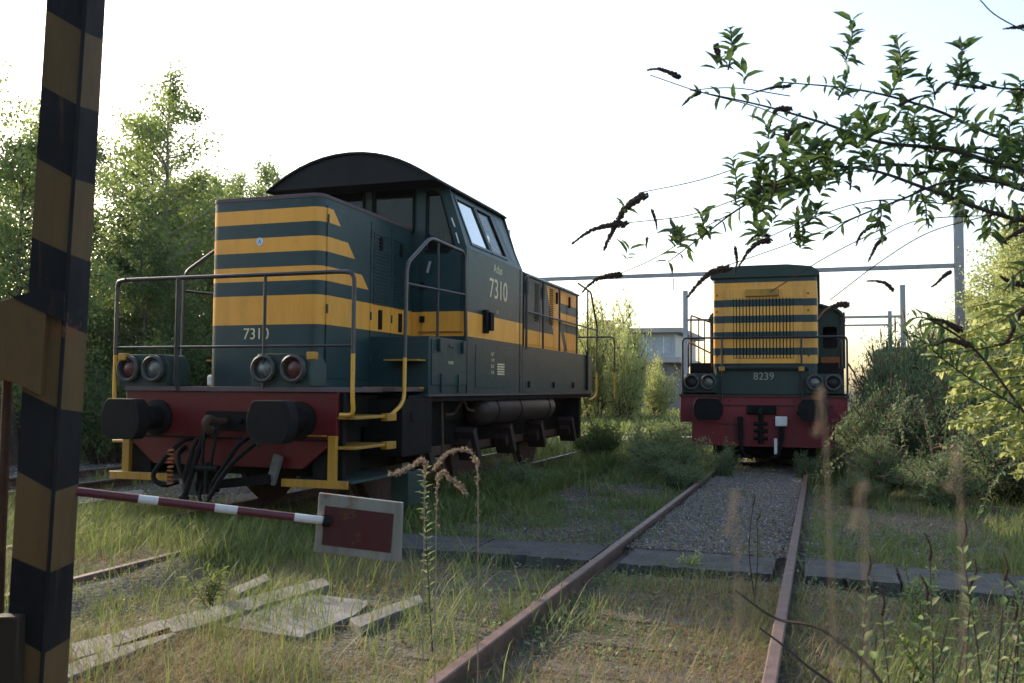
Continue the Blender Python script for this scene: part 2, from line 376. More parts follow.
# ------------------------------------------------ ground
def gz(x, y):
    x = np.asarray(x, float); y = np.asarray(y, float)
    z = -.15+.05*(vnoise(x, y, .7, 1)-.5)+.03*(vnoise(x, y, 2.3, 2)-.5)
    tl_ = np.clip((1.25-np.abs(x-XL))/.3, 0, 1)*np.clip((7.9-y)/.6, 0, 1); z = z+tl_*.115
    tr = np.abs(x-XR); inb = (tr < .72) & (y > 8.3) & (y < 40)
    z = np.where(inb, -.075+.015*(vnoise(x, y, 3, 3)-.5), z)
    z = np.where((tr < .95) & (tr >= .72), -.125, z)
    far = np.clip((np.abs(x-2)-60)/200, 0, 1); return z+far*2
def ground():
    xs = np.concatenate([np.linspace(-900, -40, 14), np.linspace(-36, -12, 30), np.linspace(-11.8, 5, 170), np.linspace(5.5, 36, 40), np.linspace(45, 900, 14)])
    ys = np.concatenate([np.linspace(-300, -8, 8), np.linspace(-6, 0, 12), np.linspace(.2, 20, 200), np.linspace(20.6, 80, 60), np.linspace(100, 2500, 16)])
    X, Y = np.meshgrid(xs, ys); Z = gz(X, Y); nx, ny = len(xs), len(ys)
    V = np.stack([X, Y, Z], -1).reshape(-1, 3); me = bpy.data.meshes.new('ground')
    F = [(j*nx+i, j*nx+i+1, (j+1)*nx+i+1, (j+1)*nx+i) for j in range(ny-1) for i in range(nx-1)]
    me.from_pydata(V.tolist(), [], F); me.polygons.foreach_set('use_smooth', [True]*len(F))
    g = NG('soil_and_gravel'); n1 = g.noise(.55, 6, .6); n2 = g.noise(6, 8, .65); n3 = g.noise(45, 4, .7)
    c = g.mix(g.ramp(n1, [(.4, 0), (.6, 1)]), (.075, .062, .042), (.10, .10, .095))
    c = g.mix(g.ramp(n2, [(.4, 0), (.65, .8)]), c, (.055, .062, .022)); c = g.mix(n3, g.mix(.5, c, (.02, .02, .015)), g.mix(.4, c, (.20, .18, .15)))
    vo = g.n.new('ShaderNodeTexVoronoi'); vo.inputs['Scale'].default_value = 28; g.l(g.co, vo.inputs['Vector'])
    g.bump(g.math('ADD', vo.outputs['Distance'], n3), .8, .03); me.materials.append(g.done(c, .95, 0, .2))
    tag(link(bpy.data.objects.new('ground', me)), kind='structure')
ground()
def gravel(name, n, xr, yr, sz, fn=None):
    x = RNG.uniform(*xr, n); y = RNG.uniform(*yr, n)
    if fn is not None: k = fn(x, y) > RNG.uniform(0, 1, n); x, y = x[k], y[k]
    z = gz(x, y)+.004; s = RNG.uniform(sz[0], sz[1], len(x))[:, None]
    d = RNG.normal(size=(len(x), 3)); A, B, C = basis(d)
    pos = np.stack([x, y, z], -1)
    g = bpy.data.materials.get('ballast_stones')
    if not g:
        q = NG('ballast_stones'); gi = q.n.new('ShaderNodeNewGeometry')
        c = q.ramp(gi.outputs['Random Per Island'], [(0, (.05, .045, .042)), (.35, (.105, .098, .095)), (.6, (.15, .14, .135)), (.75, (.11, .075, .055)), (.9, (.17, .13, .10)), (1, (.30, .29, .28))]); g = q.done(c, .85)
    tag(inst_mesh(name, STONE_T[0], STONE_T[1], pos, A*s*.5, B*s*.42, C*s*.38, g), kind='stuff')
gravel('track_ballast', 34000, (XR-.71, XR+.71), (8.25, 19), (.018, .045))
gravel('loose_stones', 45000, (-4.6, -1.8), (7.8, 20), (.015, .045), lambda x, y: np.clip((vnoise(x, y, .5, 5)-.42)*2.5, 0, .8))
gravel('scattered_stones', 26000, (-4.5, 3.2), (2.5, 8), (.008, .028), lambda x, y: np.clip((vnoise(x, y, .8, 6)-.45)*2.2, 0.05, .8))
gravel('siding_ballast', 40000, (-14.5, -7.8), (7, 26), (.03, .07), lambda x, y: np.clip((vnoise(x, y, .4, 8)-.2)*3, 0, 1))
gravel('verge_stones', 30000, (-.2, 5.5), (8.4, 20), (.02, .055), lambda x, y: np.clip((vnoise(x, y, .5, 9)-.5)*3, 0, 1))

# ------------------------------------------------ rails
def rail_prof(xc):
    h = [(-.07, -.158), (.07, -.158), (.07, -.145), (.012, -.128), (.010, -.045), (.035, -.032), (.035, -.006), (.028, 0)]
    return [(xc+a, b) for a, b in h]+[(xc-a, b) for a, b in reversed(h[2:])]
def rail(xc, y0, y1, label, group):
    m = MB(); m.prism(rail_prof(xc), 'y', y0, y1); o = m.build('rail', MT['rail'], smooth=False); tag(o, label, 'rail', group)
G_ = .7525
rail(XR-G_, -2, 70, 'rusty rail crossing the foreground, left rail of the track the far locomotive stands on', 'track rails')
rail(XR+G_, -2, 70, 'rusty rail running under the right buffer of the far locomotive', 'track rails')
rail(XL-G_, -2, 90, 'rusty rail under the left wheels of the near locomotive', 'track rails')
rail(XL+G_, -2, 90, 'rusty rail under the right wheels of the near locomotive', 'track rails')
rail(XF-G_, 2, 120, 'rail of the empty siding closest to the trees', 'track rails')
rail(XF+G_, 2, 120, 'rail of the empty siding closest to the near locomotive', 'track rails')
def sleepers():
    proto = MB().box(-1.25, 1.25, -.12, .12, -.14, 0).build('sleeper', MT['timberdark'], bevel=.012)
    for i, nm in enumerate(('nearest to', 'second before', 'third before', 'fourth before', 'fifth before', 'sixth before', 'seventh before')):
        o = proto if i == 0 else proto.copy()
        if i: COL.objects.link(o)
        o.location = (XR+random.uniform(-.03, .03), 6.75-.62*i, -.14); o.rotation_euler = (0, 0, random.uniform(-.02, .02)); tag(o, 'half buried dark sleeper between the foreground rails, '+nm+' the concrete slabs', 'sleeper', 'sleepers')
sleepers()
# crossing slabs
def slabs():
    for i, (x0, x1, lab) in enumerate([(-4.05, -3.0, 'worn concrete slab at the left end of the crossing row'), (-2.97, -1.87, 'worn concrete slab against the outside of the left foreground rail'),
                                       (-1.62, -.38, 'concrete slab filling the space between the two foreground rails'), (-.14, .55, 'short concrete slab just right of the right foreground rail'),
                                       (.58, 1.35, 'cracked concrete slab, second to the right of the foreground rails'), (1.38, 2.2, 'concrete slab partly hidden by stems, third right of the rails'), (2.23, 3.2, 'concrete slab at the right end of the crossing row')]):
        n = 26; m = MB(); top = []; x = np.linspace(x0, x1, n)
        y0 = [7.5-.11*max(0, q)+.03*random.random()+.05*(random.random() > .85) for q in x]; y1 = [8.24-.05*max(0, q)+.05*random.random() for q in x]; zt = -.062+random.uniform(-.012, .006)
        poly = [(x[k], y0[k]) for k in range(n)]+[(x[k], y1[k]) for k in reversed(range(n))]
        m.prism(poly, 'z', -.2, zt); o = m.build('crossing_slab', MT['slab'], bevel=.012); tag(o, lab, 'concrete slab', 'crossing slabs')
slabs()
def board(name, cat, label, pts, th, mat, group=None):
    P = [at(x, y, Z=-.09) for x, y in pts]; P2 = []
    for i in range(len(P)):
        a, b = P[i], P[(i+1) % len(P)]; k = max(1, int((b-a).length/.09))
        for q in range(k): P2.append(a.lerp(b, q/k)+Vector((random.gauss(0, .006), random.gauss(0, .006), 0)))
    P = P2; m = MB(); m.prism([(p.x, p.y) for p in P], 'z', -.16, -.16+th); tag(m.build(name, mat, bevel=.006), label, cat, group)
board('timber_beam', 'beam', 'long pale weathered timber beam lying beside the grey board', [(71, 643), (190, 612), (322, 577), (332, 584), (196, 626), (71, 659)], .068, MT['timber'], 'loose timbers')
board('timber_beam', 'beam', 'short pale timber in the grass at the foot of the striped post', [(66, 664), (170, 626), (176, 634), (66, 678)], .068, MT['timber'], 'loose timbers')
board('timber_beam', 'beam', 'small pale stick of wood above the long timber beam', [(232, 588), (266, 573), (270, 579), (240, 593)], .068, MT['timber'], 'loose timbers')
board('timber_beam', 'beam', 'pale timber lying to the right of the grey board under the sign', [(350, 618), (420, 594), (424, 601), (362, 626)], .068, MT['timber'], 'loose timbers')
board('timber_beam', 'beam', 'dark old timber in the grass below the barrier arm', [(88, 583), (168, 563), (170, 571), (92, 592)], .07, MT['timberdark'], 'loose timbers')
board('timber_beam', 'beam', 'grey plank lying in the grass directly behind the barrier arm', [(78, 497), (142, 489), (146, 493), (78, 504)], .068, MT['timber'], 'loose timbers')
board('grey_board', 'board', 'flat light grey board lying in the grass between two timbers', [(222, 622), (296, 590), (372, 598), (352, 613), (300, 634)], .05, MT['sheet'])

# ------------------------------------------------ near locomotive
def part(m, name, mat, parent, **k): return m.build(name, MT[mat] if isinstance(mat, str) else mat, parent, **k)
def buffer_assembly(P, x, z, headw=.242, headh=.205, r=.2):
    b = MB().lathe([(.19, 0), (.19, .03), (.13, .05), (.13, .22), (.115, .23), (.115, .4)], (x, 0, z), (0, -1, 0)); o = part(b, 'buffer', 'black', P)
    # buffer head: round plate with flattened top and bottom
    pts = []
    for i in range(40):
        t = 2*math.pi*i/40; pts.append((x+headw*math.copysign(abs(math.cos(t))**.75, math.cos(t)), z+max(-headh, min(headh, headh*1.25*math.sin(t)))))
    m = MB().prism(pts, 'y', -.56, -.40); h = part(m, 'buffer_head', 'rubber', o, bevel=.015, seg=3); return o
def lamp_pair(P, x0, x1, z, y0=-.02, lit=('lampred', 'lamp'), w=.17):
    xm = (x0+x1)/2
    prof = [(x0-w, z-.19), (x1+w, z-.19), (x1+w, z+.05), (x1+w*.6, z+.155), (x0-w*.6, z+.155), (x0-w, z+.05)]
    hs = part(MB().prism(prof, 'y', y0, y0+.34), 'lamp_housing', 'greenold', P, bevel=.02)
    for x, l in zip((x0, x1), lit):
        rim = part(MB().lathe([(.135, 0), (.145, .02), (.145, .06), (.125, .075), (.105, .06), (.10, .02)], (x, y0, z), (0, -1, 0), 28), 'headlight', 'lampgrey', hs)
        part(MB().lathe([(.104, .0), (.09, .018), (.04, .036), (.008, .04)], (x, y0-.012, z), (0, -1, 0), 24), 'lamp_lens', l, rim)
    return hs
def loco_near():
    P = empty('shunting_locomotive', (XL, 8.0, 0))
    tag(P, 'green and yellow shunting locomotive with cab, standing nearest the camera with number 7310', 'locomotive', 'shunting locomotives')
    # underframe and deck
    m = MB(); m.box(-1.08, 1.08, .1, 9.7, .95, 1.30); m.box(-.95, .95, .3, 9.5, .45, .95); m.box(-1.47, 1.47, 1.3, 9.75, 1.22, 1.30); part(m, 'underframe', 'black', P)
    m = MB().box(-1.3, 1.3, -.03, 1.75, 1.335, 1.385); part(m, 'deck', 'purple', P, bevel=.004)
    # headstock
    hp = [(-1.3, 1.33), (-1.3, .86), (-.92, .56), (.92, .56), (1.3, .86), (1.3, 1.33)]
    part(MB().prism(hp, 'y', 0, .06), 'headstock', 'red', P, bevel=.006)
    hp2 = [(-.35, .55), (-.25, .42), (.6, .42), (.7, .55)]
    part(MB().prism(hp, 'y', 9.68, 9.75), 'headstock', 'red', P, bevel=.006)
    m = MB().box(-1.28, 1.28, -.012, -.001, .84, .86); part(m, 'headstock_seam', 'black', P)
    for x in (-.875, .875): buffer_assembly(P, x, 1.05)
    # coupling
    m = MB().box(-.24, .30, -.03, 0, .93, 1.13)
    for x in (-.15, .2): m.lathe([(.03, 0), (.03, .03), (.015, .035)], (x, -.03, 1.03), (0, -1, 0), 8)
    part(m, 'coupling_plate', 'black', P, bevel=.005)
    m = MB().tube(catmull([(0, 0, 1.02), (0, -.18, 1.03), (0, -.30, 1.06), (0, -.34, 1.0), (0, -.28, .93), (0, -.22, .95)]), .038, 10)
    part(m, 'coupling_hook', 'rustiron', P)
    m = MB()
    for sx in (-.07, .07): m.tube(catmull([(sx, -.22, 1.0), (sx, -.27, .85), (sx*.8, -.30, .66), (sx*.7, -.30, .56)]), .017, 8)
    m.tube([(-.13, -.30, .56), (.13, -.30, .56)], .03, 8); m.tube([(0, -.30, .62), (0, -.31, .30)], .024, 8)
    for sx in (-.06, .06): m.tube(catmull([(sx, -.30, .40), (sx, -.33, .28), (0, -.34, .17), (-sx*.6, -.33, .22)]), .016, 8)
    part(m, 'coupling_screw', 'rubber', P)
    # loops of brake hose
    hp_ = [[(-.42, -.02, .84), (-.44, -.16, .80), (-.58, -.28, .60), (-.66, -.30, .45), (-.55, -.28, .37), (-.42, -.2, .40)],
           [(-.18, -.02, .90), (-.2, -.22, .82), (-.22, -.30, .62), (-.26, -.3, .45), (-.24, -.28, .36)],
           [(.58, -.05, .93), (.48, -.22, .80), (.30, -.30, .62), (.16, -.32, .44), (.10, -.32, .34), (.04, -.32, .26)],
           [(.36, -.02, .90), (.30, -.2, .80), (.18, -.28, .58), (.08, -.30, .42)],
           [(-.52, .02, .75), (-.50, -.12, .66), (-.40, -.2, .50), (-.30, -.24, .42)]]
    for p in hp_: part(MB().tube(catmull(p, 6), .026, 8), 'brake_hose', 'rubber', P)
    m = MB()
    for i in range(9): z = .74-i*.042; m.lathe([(.012, 0), (.032, .006), (.032, .016), (.012, .022)], (-.44, -.31, z), (0, .2*(-1)**i, -1), 10)
    part(m, 'hanging_chain', 'chain', P)
    m = MB().tube([(.56, -.10, .94), (.55, -.13, .86), (.50, -.2, .80)], .035, 8); part(m, 'hose_valve', 'lampgrey', P)
    m = MB().box(.60, .69, -.10, -.05, .40, .70, rot=Matrix.Rotation(.28, 3, 'Y')); part(m, 'hanging_flap', 'timber', P)
    m = MB().tube([(-.10, -.2, .95), (-.16, -.28, .62), (-.26, -.32, .24)], .03, 8); m.lathe([(.03, 0), (.055, .02), (.055, .08), (.03, .1)], (-.26, -.32, .28), (0, 0, -1), 10); part(m, 'drawbar', 'rubber', P)
    m = MB().beam((-.2, -.2, .36), (.62, -.12, .46), .05, .09); part(m, 'brake_lever', 'black', P)
    # lamps
    lamp_pair(P, -1.235, -.905, 1.57); hs = lamp_pair(P, .475, .825, 1.57, lit=('lamp', 'lampred'))
    # front hood
    m = MB(); prof = [(a, b) for a, b in rrect(-.726, .716, .61, 3.2, .12, 6)]
    prof = [p for p in prof]; m.prism(prof, 'z', 1.385, 3.475); hood = part(m, 'front_hood', 'hood', P)
    m = MB(); m.prism(rrect(-.732, .722, .604, 3.2, .125, 6), 'z', 3.475, 3.52); part(m, 'hood_top', 'purple', hood, bevel=.012)
    # hood side doors (right and left)
    for sx in (1, -1):
        for (y0, y1) in ((.735, 1.74), (1.76, 2.30), (2.32, 2.86)):
            d = MB(); xs = sorted((sx*.716, sx*.730)); d.box(xs[0], xs[1], y0, y1, 1.48, 3.40)
            dd = part(d, 'hood_door', 'hood', hood, bevel=.003)
            if y0 > 1:
                L = MB()
                for k in range(21):
                    z = 2.40+k*.043; x2 = sorted((sx*.730, sx*.742)); L.box(x2[0], x2[1], y0+.06, y1-.06, z, z+.02)
                part(L, 'louvre', 'green', dd)
                hb = MB(); x3 = sorted((sx*.730, sx*.755)); hb.box(x3[0], x3[1], y0+.2, y0+.27, 3.08, 3.24); hb.box(x3[0], x3[1], y0+.2, y0+.27, 2.10, 2.34); part(hb, 'latch', 'black', dd, bevel=.004)
            for z in (1.7, 2.2, 3.2): part(MB().tube([(sx*.733, y0+.005, z), (sx*.733, y0+.005, z+.1)], .012, 6), 'hinge', 'green', dd)
    m = MB().lathe([(.045, 0), (.045, .006)], (-.06, .61, 3.01), (0, -1, 0), 20); pl = part(m, 'round_plate', plain('pale_blue_enamel', (.42, .5, .62), .4), P)
    text('A', 'plate_letter', (-.06, .603, 2.985), (1, 0, 0), (0, 0, 1), .05, .9, plain('blue_ink', (.08, .15, .35), .5), pl)
    text('7310', 'running_number', (-.085, .607, 1.915), (1, 0, 0), (0, 0, 1), .125, .95, MT['number'], P)
    # walkway cabinets along both sides
    for sx in (1, -1):
        def bx(m, a, b, *r): xs = sorted((sx*a, sx*b)); m.box(xs[0], xs[1], *r)
        m = MB(); bx(m, .70, 1.5, 1.77, 3.0, 1.31, 2.00); c = part(m, 'side_cabinet', 'green', P, bevel=.006)
        d = MB(); bx(d, 1.5, 1.512, 1.84, 2.95, 1.42, 1.97); dd = part(d, 'cabinet_door', 'green', c, bevel=.004)
        L = MB()
        for y in (2.0, 2.75): bx(L, 1.512, 1.55, y, y+.10, 1.83, 1.98)
        for y in (2.1, 2.65): bx(L, 1.512, 1.53, y, y+.05, 1.33, 1.56)
        bx(L, 1.512, 1.525, 2.35, 2.52, 1.89, 1.92); part(L, 'latch', 'green', dd, bevel=.004)
        m = MB(); bx(m, .70, 1.5, 5.32, 9.82, 1.31, 2.05); c2 = part(m, 'side_cabinet', 'green', P, bevel=.006)
        L = MB()
        for y in (5.6, 7.0, 8.3): bx(L, 1.5, 1.52, y, y+.07, 1.4, 1.50)
        bx(L, 1.5, 1.53, 9.32, 9.40, 1.36, 2.12); part(L, 'bracket', 'black', c2)
        m = MB(); bx(m, 1.38, 1.515, 1.75, 9.83, 1.285, 1.312); bx(m, .70, 1.44, 1.0, 1.77, 1.345, 1.385); part(m, 'deck_edge', 'purple', P)
        m = MB(); bx(m, .72, 1.46, 1.62, 1.74, 1.375, 1.395); part(m, 'step_nosing', 'yellow', P)
        m = MB(); bx(m, 1.02, 1.46, 1.55, 1.77, 1.70, 1.72); part(m, 'step_tread', 'yellow', P)
        # corner steps
        for z in (1.08, .78):
            m = MB(); bx(m, 1.05, 1.5, .02, .80, z-.015, z+.015); m.box(*sorted((sx*1.44, sx*1.52)), .68, .90, z-.05, z+.03); part(m, 'step_tread', 'yellow', P, bevel=.006)
        m = MB(); bx(m, .75, 1.5, -.02, 1.3, .43, .455); part(m, 'bottom_step', 'greenold', P, bevel=.004)
        m = MB(); bx(m, 1.22, 1.31, -.03, .02, .44, .90); bx(m, .70, 1.46, -.045, -.022, .38, .46); bx(m, .96, 1.2, -.03, -.01, .89, .905); part(m, 'step_frame', 'yellow', P, bevel=.004)
        m = MB(); bx(m, 1.0, 1.34, .06, .12, .45, 1.33); bx(m, 1.0, 1.06, .12, .95, .45, 1.33); part(m, 'step_well', 'black', P)
        m = MB(); bx(m, 1.02, 1.5, 1.08, 1.88, .62, 1.26); m.box(*sorted((sx*1.5, sx*1.512)), 1.30, 1.48, 1.0, 1.12); part(m, 'battery_box', 'black', P, bevel=.012)
        m = MB(); bx(m, 1.3, 1.52, 1.22, 1.66, .06, .44); m.box(*sorted((sx*1.52, sx*1.535)), 1.34, 1.54, .2, .22); part(m, 'step_box', 'greenold', P, bevel=.02)
        for y in (2.05, 2.45):
            part(MB().tube([(sx*1.38, y, 1.3), (sx*1.40, y+.02, .35)], .018, 6), 'sand_pipe', 'rustiron', P)
        # air tank
        if sx == 1:
            m = MB().lathe([(.02, 0), (.12, .02), (.19, .07), (.212, .15), (.212, 3.35), (.19, 3.45), (.1, 3.52), (.02, 3.54)], (1.27, 3.85, 1.075), (0, 1, 0), 28); t = part(m, 'air_tank', 'tank', P)
            for y in (4.3, 5.35, 6.9):
                part(MB().lathe([(.214, 0), (.220, .004), (.220, .04), (.214, .045)], (1.27, y, 1.075), (0, 1, 0), 28), 'tank_strap', 'black', t)
            part(MB().tube(catmull([(1.27, 3.86, 1.07), (1.27, 3.6, 1.1), (1.3, 3.35, 1.22), (1.2, 3.3, 1.05), (1.15, 3.1, 1.03)]), .02, 6), 'air_pipe', 'rustiron', P)
            part(MB().lathe([(.02, 0), (.05, .02), (.05, .08), (.02, .1)], (1.32, 3.5, 1.2), (0, 0, 1), 10), 'tank_valve', 'lampred', P)
        for y in (2.05, 3.62, 5.15, 6.75, 8.75):
            R_ = Matrix.Rotation(.55, 3, 'X'); m = MB(); m.box(*sorted((sx*1.12, sx*1.42)), y-.06, y+.06, .38, .86, rot=R_); m.box(*sorted((sx*1.17, sx*1.36)), y-.2, y+.02, .55, .7, rot=R_); part(m, 'brake_hanger', 'tank', P, bevel=.006)
        part(MB().box(*sorted((sx*1.02, sx*1.10)), 1.9, 9.3, .50, .62), 'coupling_rod', 'rustiron', P, bevel=.01)
        m = MB(); m.box(*sorted((sx*1.0, sx*1.35)), 9.35, 9.5, .42, 1.2); part(m, 'rear_step_frame', 'black', P)
        # handrails
        part(MB().tube(fillet([(sx*1.32, .03, 1.11), (sx*1.46+.04, -.02, 1.11), (sx*1.46+.04, -.05, 1.28), (sx*1.46+.04, -.05, 2.53), (sx*1.3, -.06, 2.54)], .12), .022, 8), 'handrail', 'handrail', P)
        part(MB().tube(fillet([(sx*1.44, .90, 1.08), (sx*1.50, 1.12, 1.22), (sx*1.5, 1.14, 2.77), (sx*1.5, 1.78, 3.17), (sx*1.5, 2.88, 3.15), (sx*1.5, 2.95, 2.0)], .12), .022, 8), 'handrail', 'handrail', P)
        part(MB().tube([(sx*1.5, 1.14, 2.55), (sx*1.5, 2.94, 2.6)], .016, 8), 'handrail_bar', 'railblack', P)
        part(MB().tube([(sx*1.5, 2.02, 3.17), (sx*1.5, 2.02, 2.0)], .018, 8), 'handrail_bar', 'railblack', P)
        # rear side rails
        part(MB().tube(fillet([(sx*1.5, 5.5, 2.0), (sx*1.5, 5.5, 3.17), (sx*1.5, 8.75, 3.17)], .12), .020, 8), 'handrail', 'railblack', P)
        part(MB().tube([(sx*1.5, 5.5, 2.60), (sx*1.5, 10.2, 2.60)], .016, 8), 'handrail_bar', 'railblack', P)
        for y in (6.4, 7.4, 8.6): part(MB().tube([(sx*1.5, y, 3.17), (sx*1.5, y, 2.05)], .018, 8), 'handrail_bar', 'railblack', P)
        part(MB().tube(fillet([(sx*1.5, 8.7, 3.4), (sx*1.5, 9.7, 3.33), (sx*1.5, 10.22, 2.7), (sx*1.5, 10.22, 1.25), (sx*1.4, 10.0, 1.15)], .1), .020, 8), 'handrail', 'handrail', P)
        part(MB().tube([(sx*1.5, 9.45, 3.36), (sx*1.5, 9.45, 1.35)], .018, 8), 'handrail_bar', 'railblack', P)
    part(MB().tube(fillet([(-1.42, -.05, 2.3), (-1.42, -.05, 2.54), (1.5, -.05, 2.54), (1.5, -.05, 2.3)], .14), .022, 8), 'handrail', 'railblack', P)
    part(MB().tube([(-1.42, -.05, 1.80), (1.5, -.05, 1.80)], .014, 8), 'handrail_bar', 'railblack', P)
    part(MB().tube([(.47, -.05, 2.54), (.47, -.05, 1.38)], .018, 8), 'handrail_bar', 'railblack', P)
    part(MB().tube([(-.615, -.05, 2.54), (-.615, -.05, 1.45), (-.60, -.02, 1.34)], .024, 8), 'handrail_bar', 'railblack', P)
    part(MB().box(1.0, 1.1, -.10, -.03, 1.66, 1.74), 'lamp_bracket', 'yellow', P, bevel=.01); part(MB().box(-1.34, -1.24, -.10, -.03, 1.66, 1.74), 'lamp_bracket', 'yellow', P, bevel=.01)
    part(MB().box(-.95, -.73, .9, 1.15, 1.39, 1.52), 'white_canister', 'white', P, bevel=.02)
    # rear end rail
    part(MB().tube(fillet([(-.4, 10.22, 1.3), (-.4, 10.22, 2.45), (1.9, 10.1, 2.45), (1.9, 10.1, 1.2)], .12), .018, 8), 'handrail', 'handrail', P)
    # wheels
    for y in (1.95, 4.65, 7.75):
        for x in (-G_, G_):
            w = part(MB().lathe([(.10, -.07), (.60, -.06), (.66, -.05), (.66, -.03), (.60, -.02), (.595, .07), (.54, .075), (.5, .04), (.2, .04), (.16, .09), (.05, .10)], (x, y, .60), (math.copysign(1, x), 0, 0), 36), 'wheel', 'rustiron', P)
        part(MB().tube([(-.8, y, .6), (.8, y, .6)], .08, 10), 'axle', 'black', P)
    # ---- cab
    Z0, ZS, ZT = 1.31, 3.22, 4.02; yf, yr_ = 3.0, 5.3; ytf, ytr = 2.96, 5.08
    cab = None
    for sx in (1, -1):
        m = MB(); O = Vector((sx*1.5, 0, 0)); U = Vector((0, sx*1., 0)); V = Vector((0, 0, 1))
        m.panel([(sx*yf, Z0), (sx*yr_, Z0), (sx*yr_, ZS), (sx*yf, ZS)][::sx], [], O, U, V, .04)
        # upper leaning part
        a, b, c, d = (sx*1.5, yf, ZS), (sx*1.5, yr_, ZS), (sx*1.215, ytr, ZT), (sx*1.215, ytf, ZT)
        Vd = Vector((sx*(1.215-1.5), 0, ZT-ZS)); H = Vd.length
        def prl(pts): return [(sx*y, t*H) for y, t in pts][::sx]
        outer = prl([(yf, 0), (yr_, 0), (ytr, 1), (ytf, 1)])
        w1 = prl([(3.20, .12), (3.92, .12), (3.80, .90), (3.14, .90)]); w2 = prl([(4.0, .12), (4.62, .12), (4.46, .90), (3.88, .90)])
        m.panel(outer, [w1, w2], O+Vector((0, 0, ZS)), U, Vd, .04)
        s_ = part(m, 'cab_side', 'cab', P, bevel=.004)
        cab = s_ if sx == 1 else cab
        Nn = U.cross(Vd).normalized()
        for q, mt in ((w1, 'mirrorglass'), (w2, 'glass')):
            g_ = MB(); g_.panel(q, [], O+Vector((0, 0, ZS))-Nn*.012, U, Vd, .006); part(g_, 'window', mt, s_, smooth=False)
            fr = MB(); cx = sum(p[0] for p in q)/4; cy = sum(p[1] for p in q)/4
            big = [(cx+(p[0]-cx)*1.09, cy+(p[1]-cy)*1.09) for p in q]; sm = [(cx+(p[0]-cx)*.97, cy+(p[1]-cy)*.97) for p in q]
            fr.panel(big, [sm], O+Vector((0, 0, ZS))+Nn*.012, U, Vd, .018); part(fr, 'window_frame', 'railblack' if mt == 'glass' else 'green', s_)
        rw = MB(); q = prl([(4.86, .12), (5.06, .12), (4.92, .88), (4.66, .88)]); rw.panel(q, [], O+Vector((0, 0, ZS))+Nn*.004, U, Vd, .006); part(rw, 'window', 'glass', s_, smooth=False)
        if sx == 1:
            text('7310', 'running_number', (1.5, 4.19, 2.66), (0, 1, 0), (0, 0, 1), .28, .98, MT['number'], s_)
            text('Atlas', 'name_lettering', (1.5, 4.16, 3.03), (0, 1, 0), (0, 0, 1), .12, 1.1, MT['number'], s_)
            text('E1', 'small_lettering', (1.5, 4.16, 2.45), (0, 1, 0), (0, 0, 1), .05, 1, MT['number'], s_)
            pm = MB(); pm.box(1.5, 1.506, 3.30, 4.75, 1.40, 1.98); hp3 = part(pm, 'side_hatch', 'green', s_, bevel=.003)
            for k, tx in enumerate(('56 T', '11 M', 'R 22', 'F 16')):
                text(tx, 'small_lettering', (1.506, 3.95, 1.84-k*.085), (0, 1, 0), (0, 0, 1), .05, .9, MT['number'], hp3)
            gm = MB()
            for k in range(5): gm.box(1.506, 1.508, 4.15, 4.45, 1.58+k*.035, 1.60+k*.035)
            part(gm, 'data_plate', 'number', hp3)
            lm = MB(); lm.box(1.5, 1.56, 3.55, 3.66, 2.14, 2.46); lm.box(1.5, 1.60, 3.62, 3.75, 2.18, 2.43); part(lm, 'lamp_iron', 'black', s_, bevel=.006)
            text('H 1972', 'small_lettering', (1.513, 2.42, 1.68), (0, 1, 0), (0, 0, 1), .04, .9, MT['number'], P)
    # arch profile of the cab end
    def arch(zoff=0., half=1.24, n=16, ze=4.03, zc=4.47):
        return [(half*math.cos(math.pi*i/n), ze+zoff+(zc-ze)*(1-abs(math.cos(math.pi*i/n))**2.1)) for i in range(n+1)]
    for (y, nm, sg) in ((2.95, 'cab_front', -1), (5.15, 'cab_rear', 1)):
        outer = [(-1.5, Z0), (1.5, Z0), (1.5, ZS)]+arch()+[(-1.5, ZS)]
        holes = [rrect(-.62, -.03, 3.45, 4.10, .07), rrect(.14, .72, 3.45, 4.12, .07), rrect(-1.2, -.78, 3.40, 3.98, .07)]
        holes.append([(.93, 3.22), (1.22, 3.20), (1.30, 3.30), (1.12, 3.93), (1.06, 3.97), (.93, 3.97)])
        if sg == 1: holes = [rrect(.35, 1.0, 3.40, 3.78, .07), rrect(-1.0, -.35, 3.40, 3.78, .07)]
        m = MB(); m.panel(outer, [h for h in holes], (0, y, 0), (1, 0, 0), (0, 0, 1), .04)
        f_ = part(m, nm, 'cab', P)
        for h in holes:
            g_ = MB(); g_.panel(h, [], (0, y+.015, 0), (1, 0, 0), (0, 0, 1), .006); part(g_, 'window', 'glass', f_, smooth=False)
            cx = sum(p[0] for p in h)/len(h); cy = sum(p[1] for p in h)/len(h)
            big = [(cx+(p[0]-cx)*1.1, cy+(p[1]-cy)*1.08) for p in h]; fr = MB(); fr.panel(big, [h], (0, y-.03 if sg < 0 else y+.03, 0), (1, 0, 0), (0, 0, 1), .02); part(fr, 'window_frame', 'black', f_)
        if sg == -1:
            dm = MB(); dm.panel([(.88, 2.02), (1.42, 2.02), (1.42, 3.14), (.88, 3.14)], [], (0, y-.03, 0), (1, 0, 0), (0, 0, 1), .02); dr = part(dm, 'cab_door', 'cab', f_, bevel=.005)
            part(MB().tube([(1.02, y-.10, 3.05), (.98, y-.10, 2.9)], .02, 8), 'door_handle', 'steel', dr)
            for z in (2.25, 2.7): part(MB().box(.86, .92, y-.07, y-.03, z, z+.08), 'door_hinge', 'black', dr)
            part(MB().box(.84, 1.46, y-.05, y-.03, 2.11, 2.13), 'door_sill', 'chain', dr)
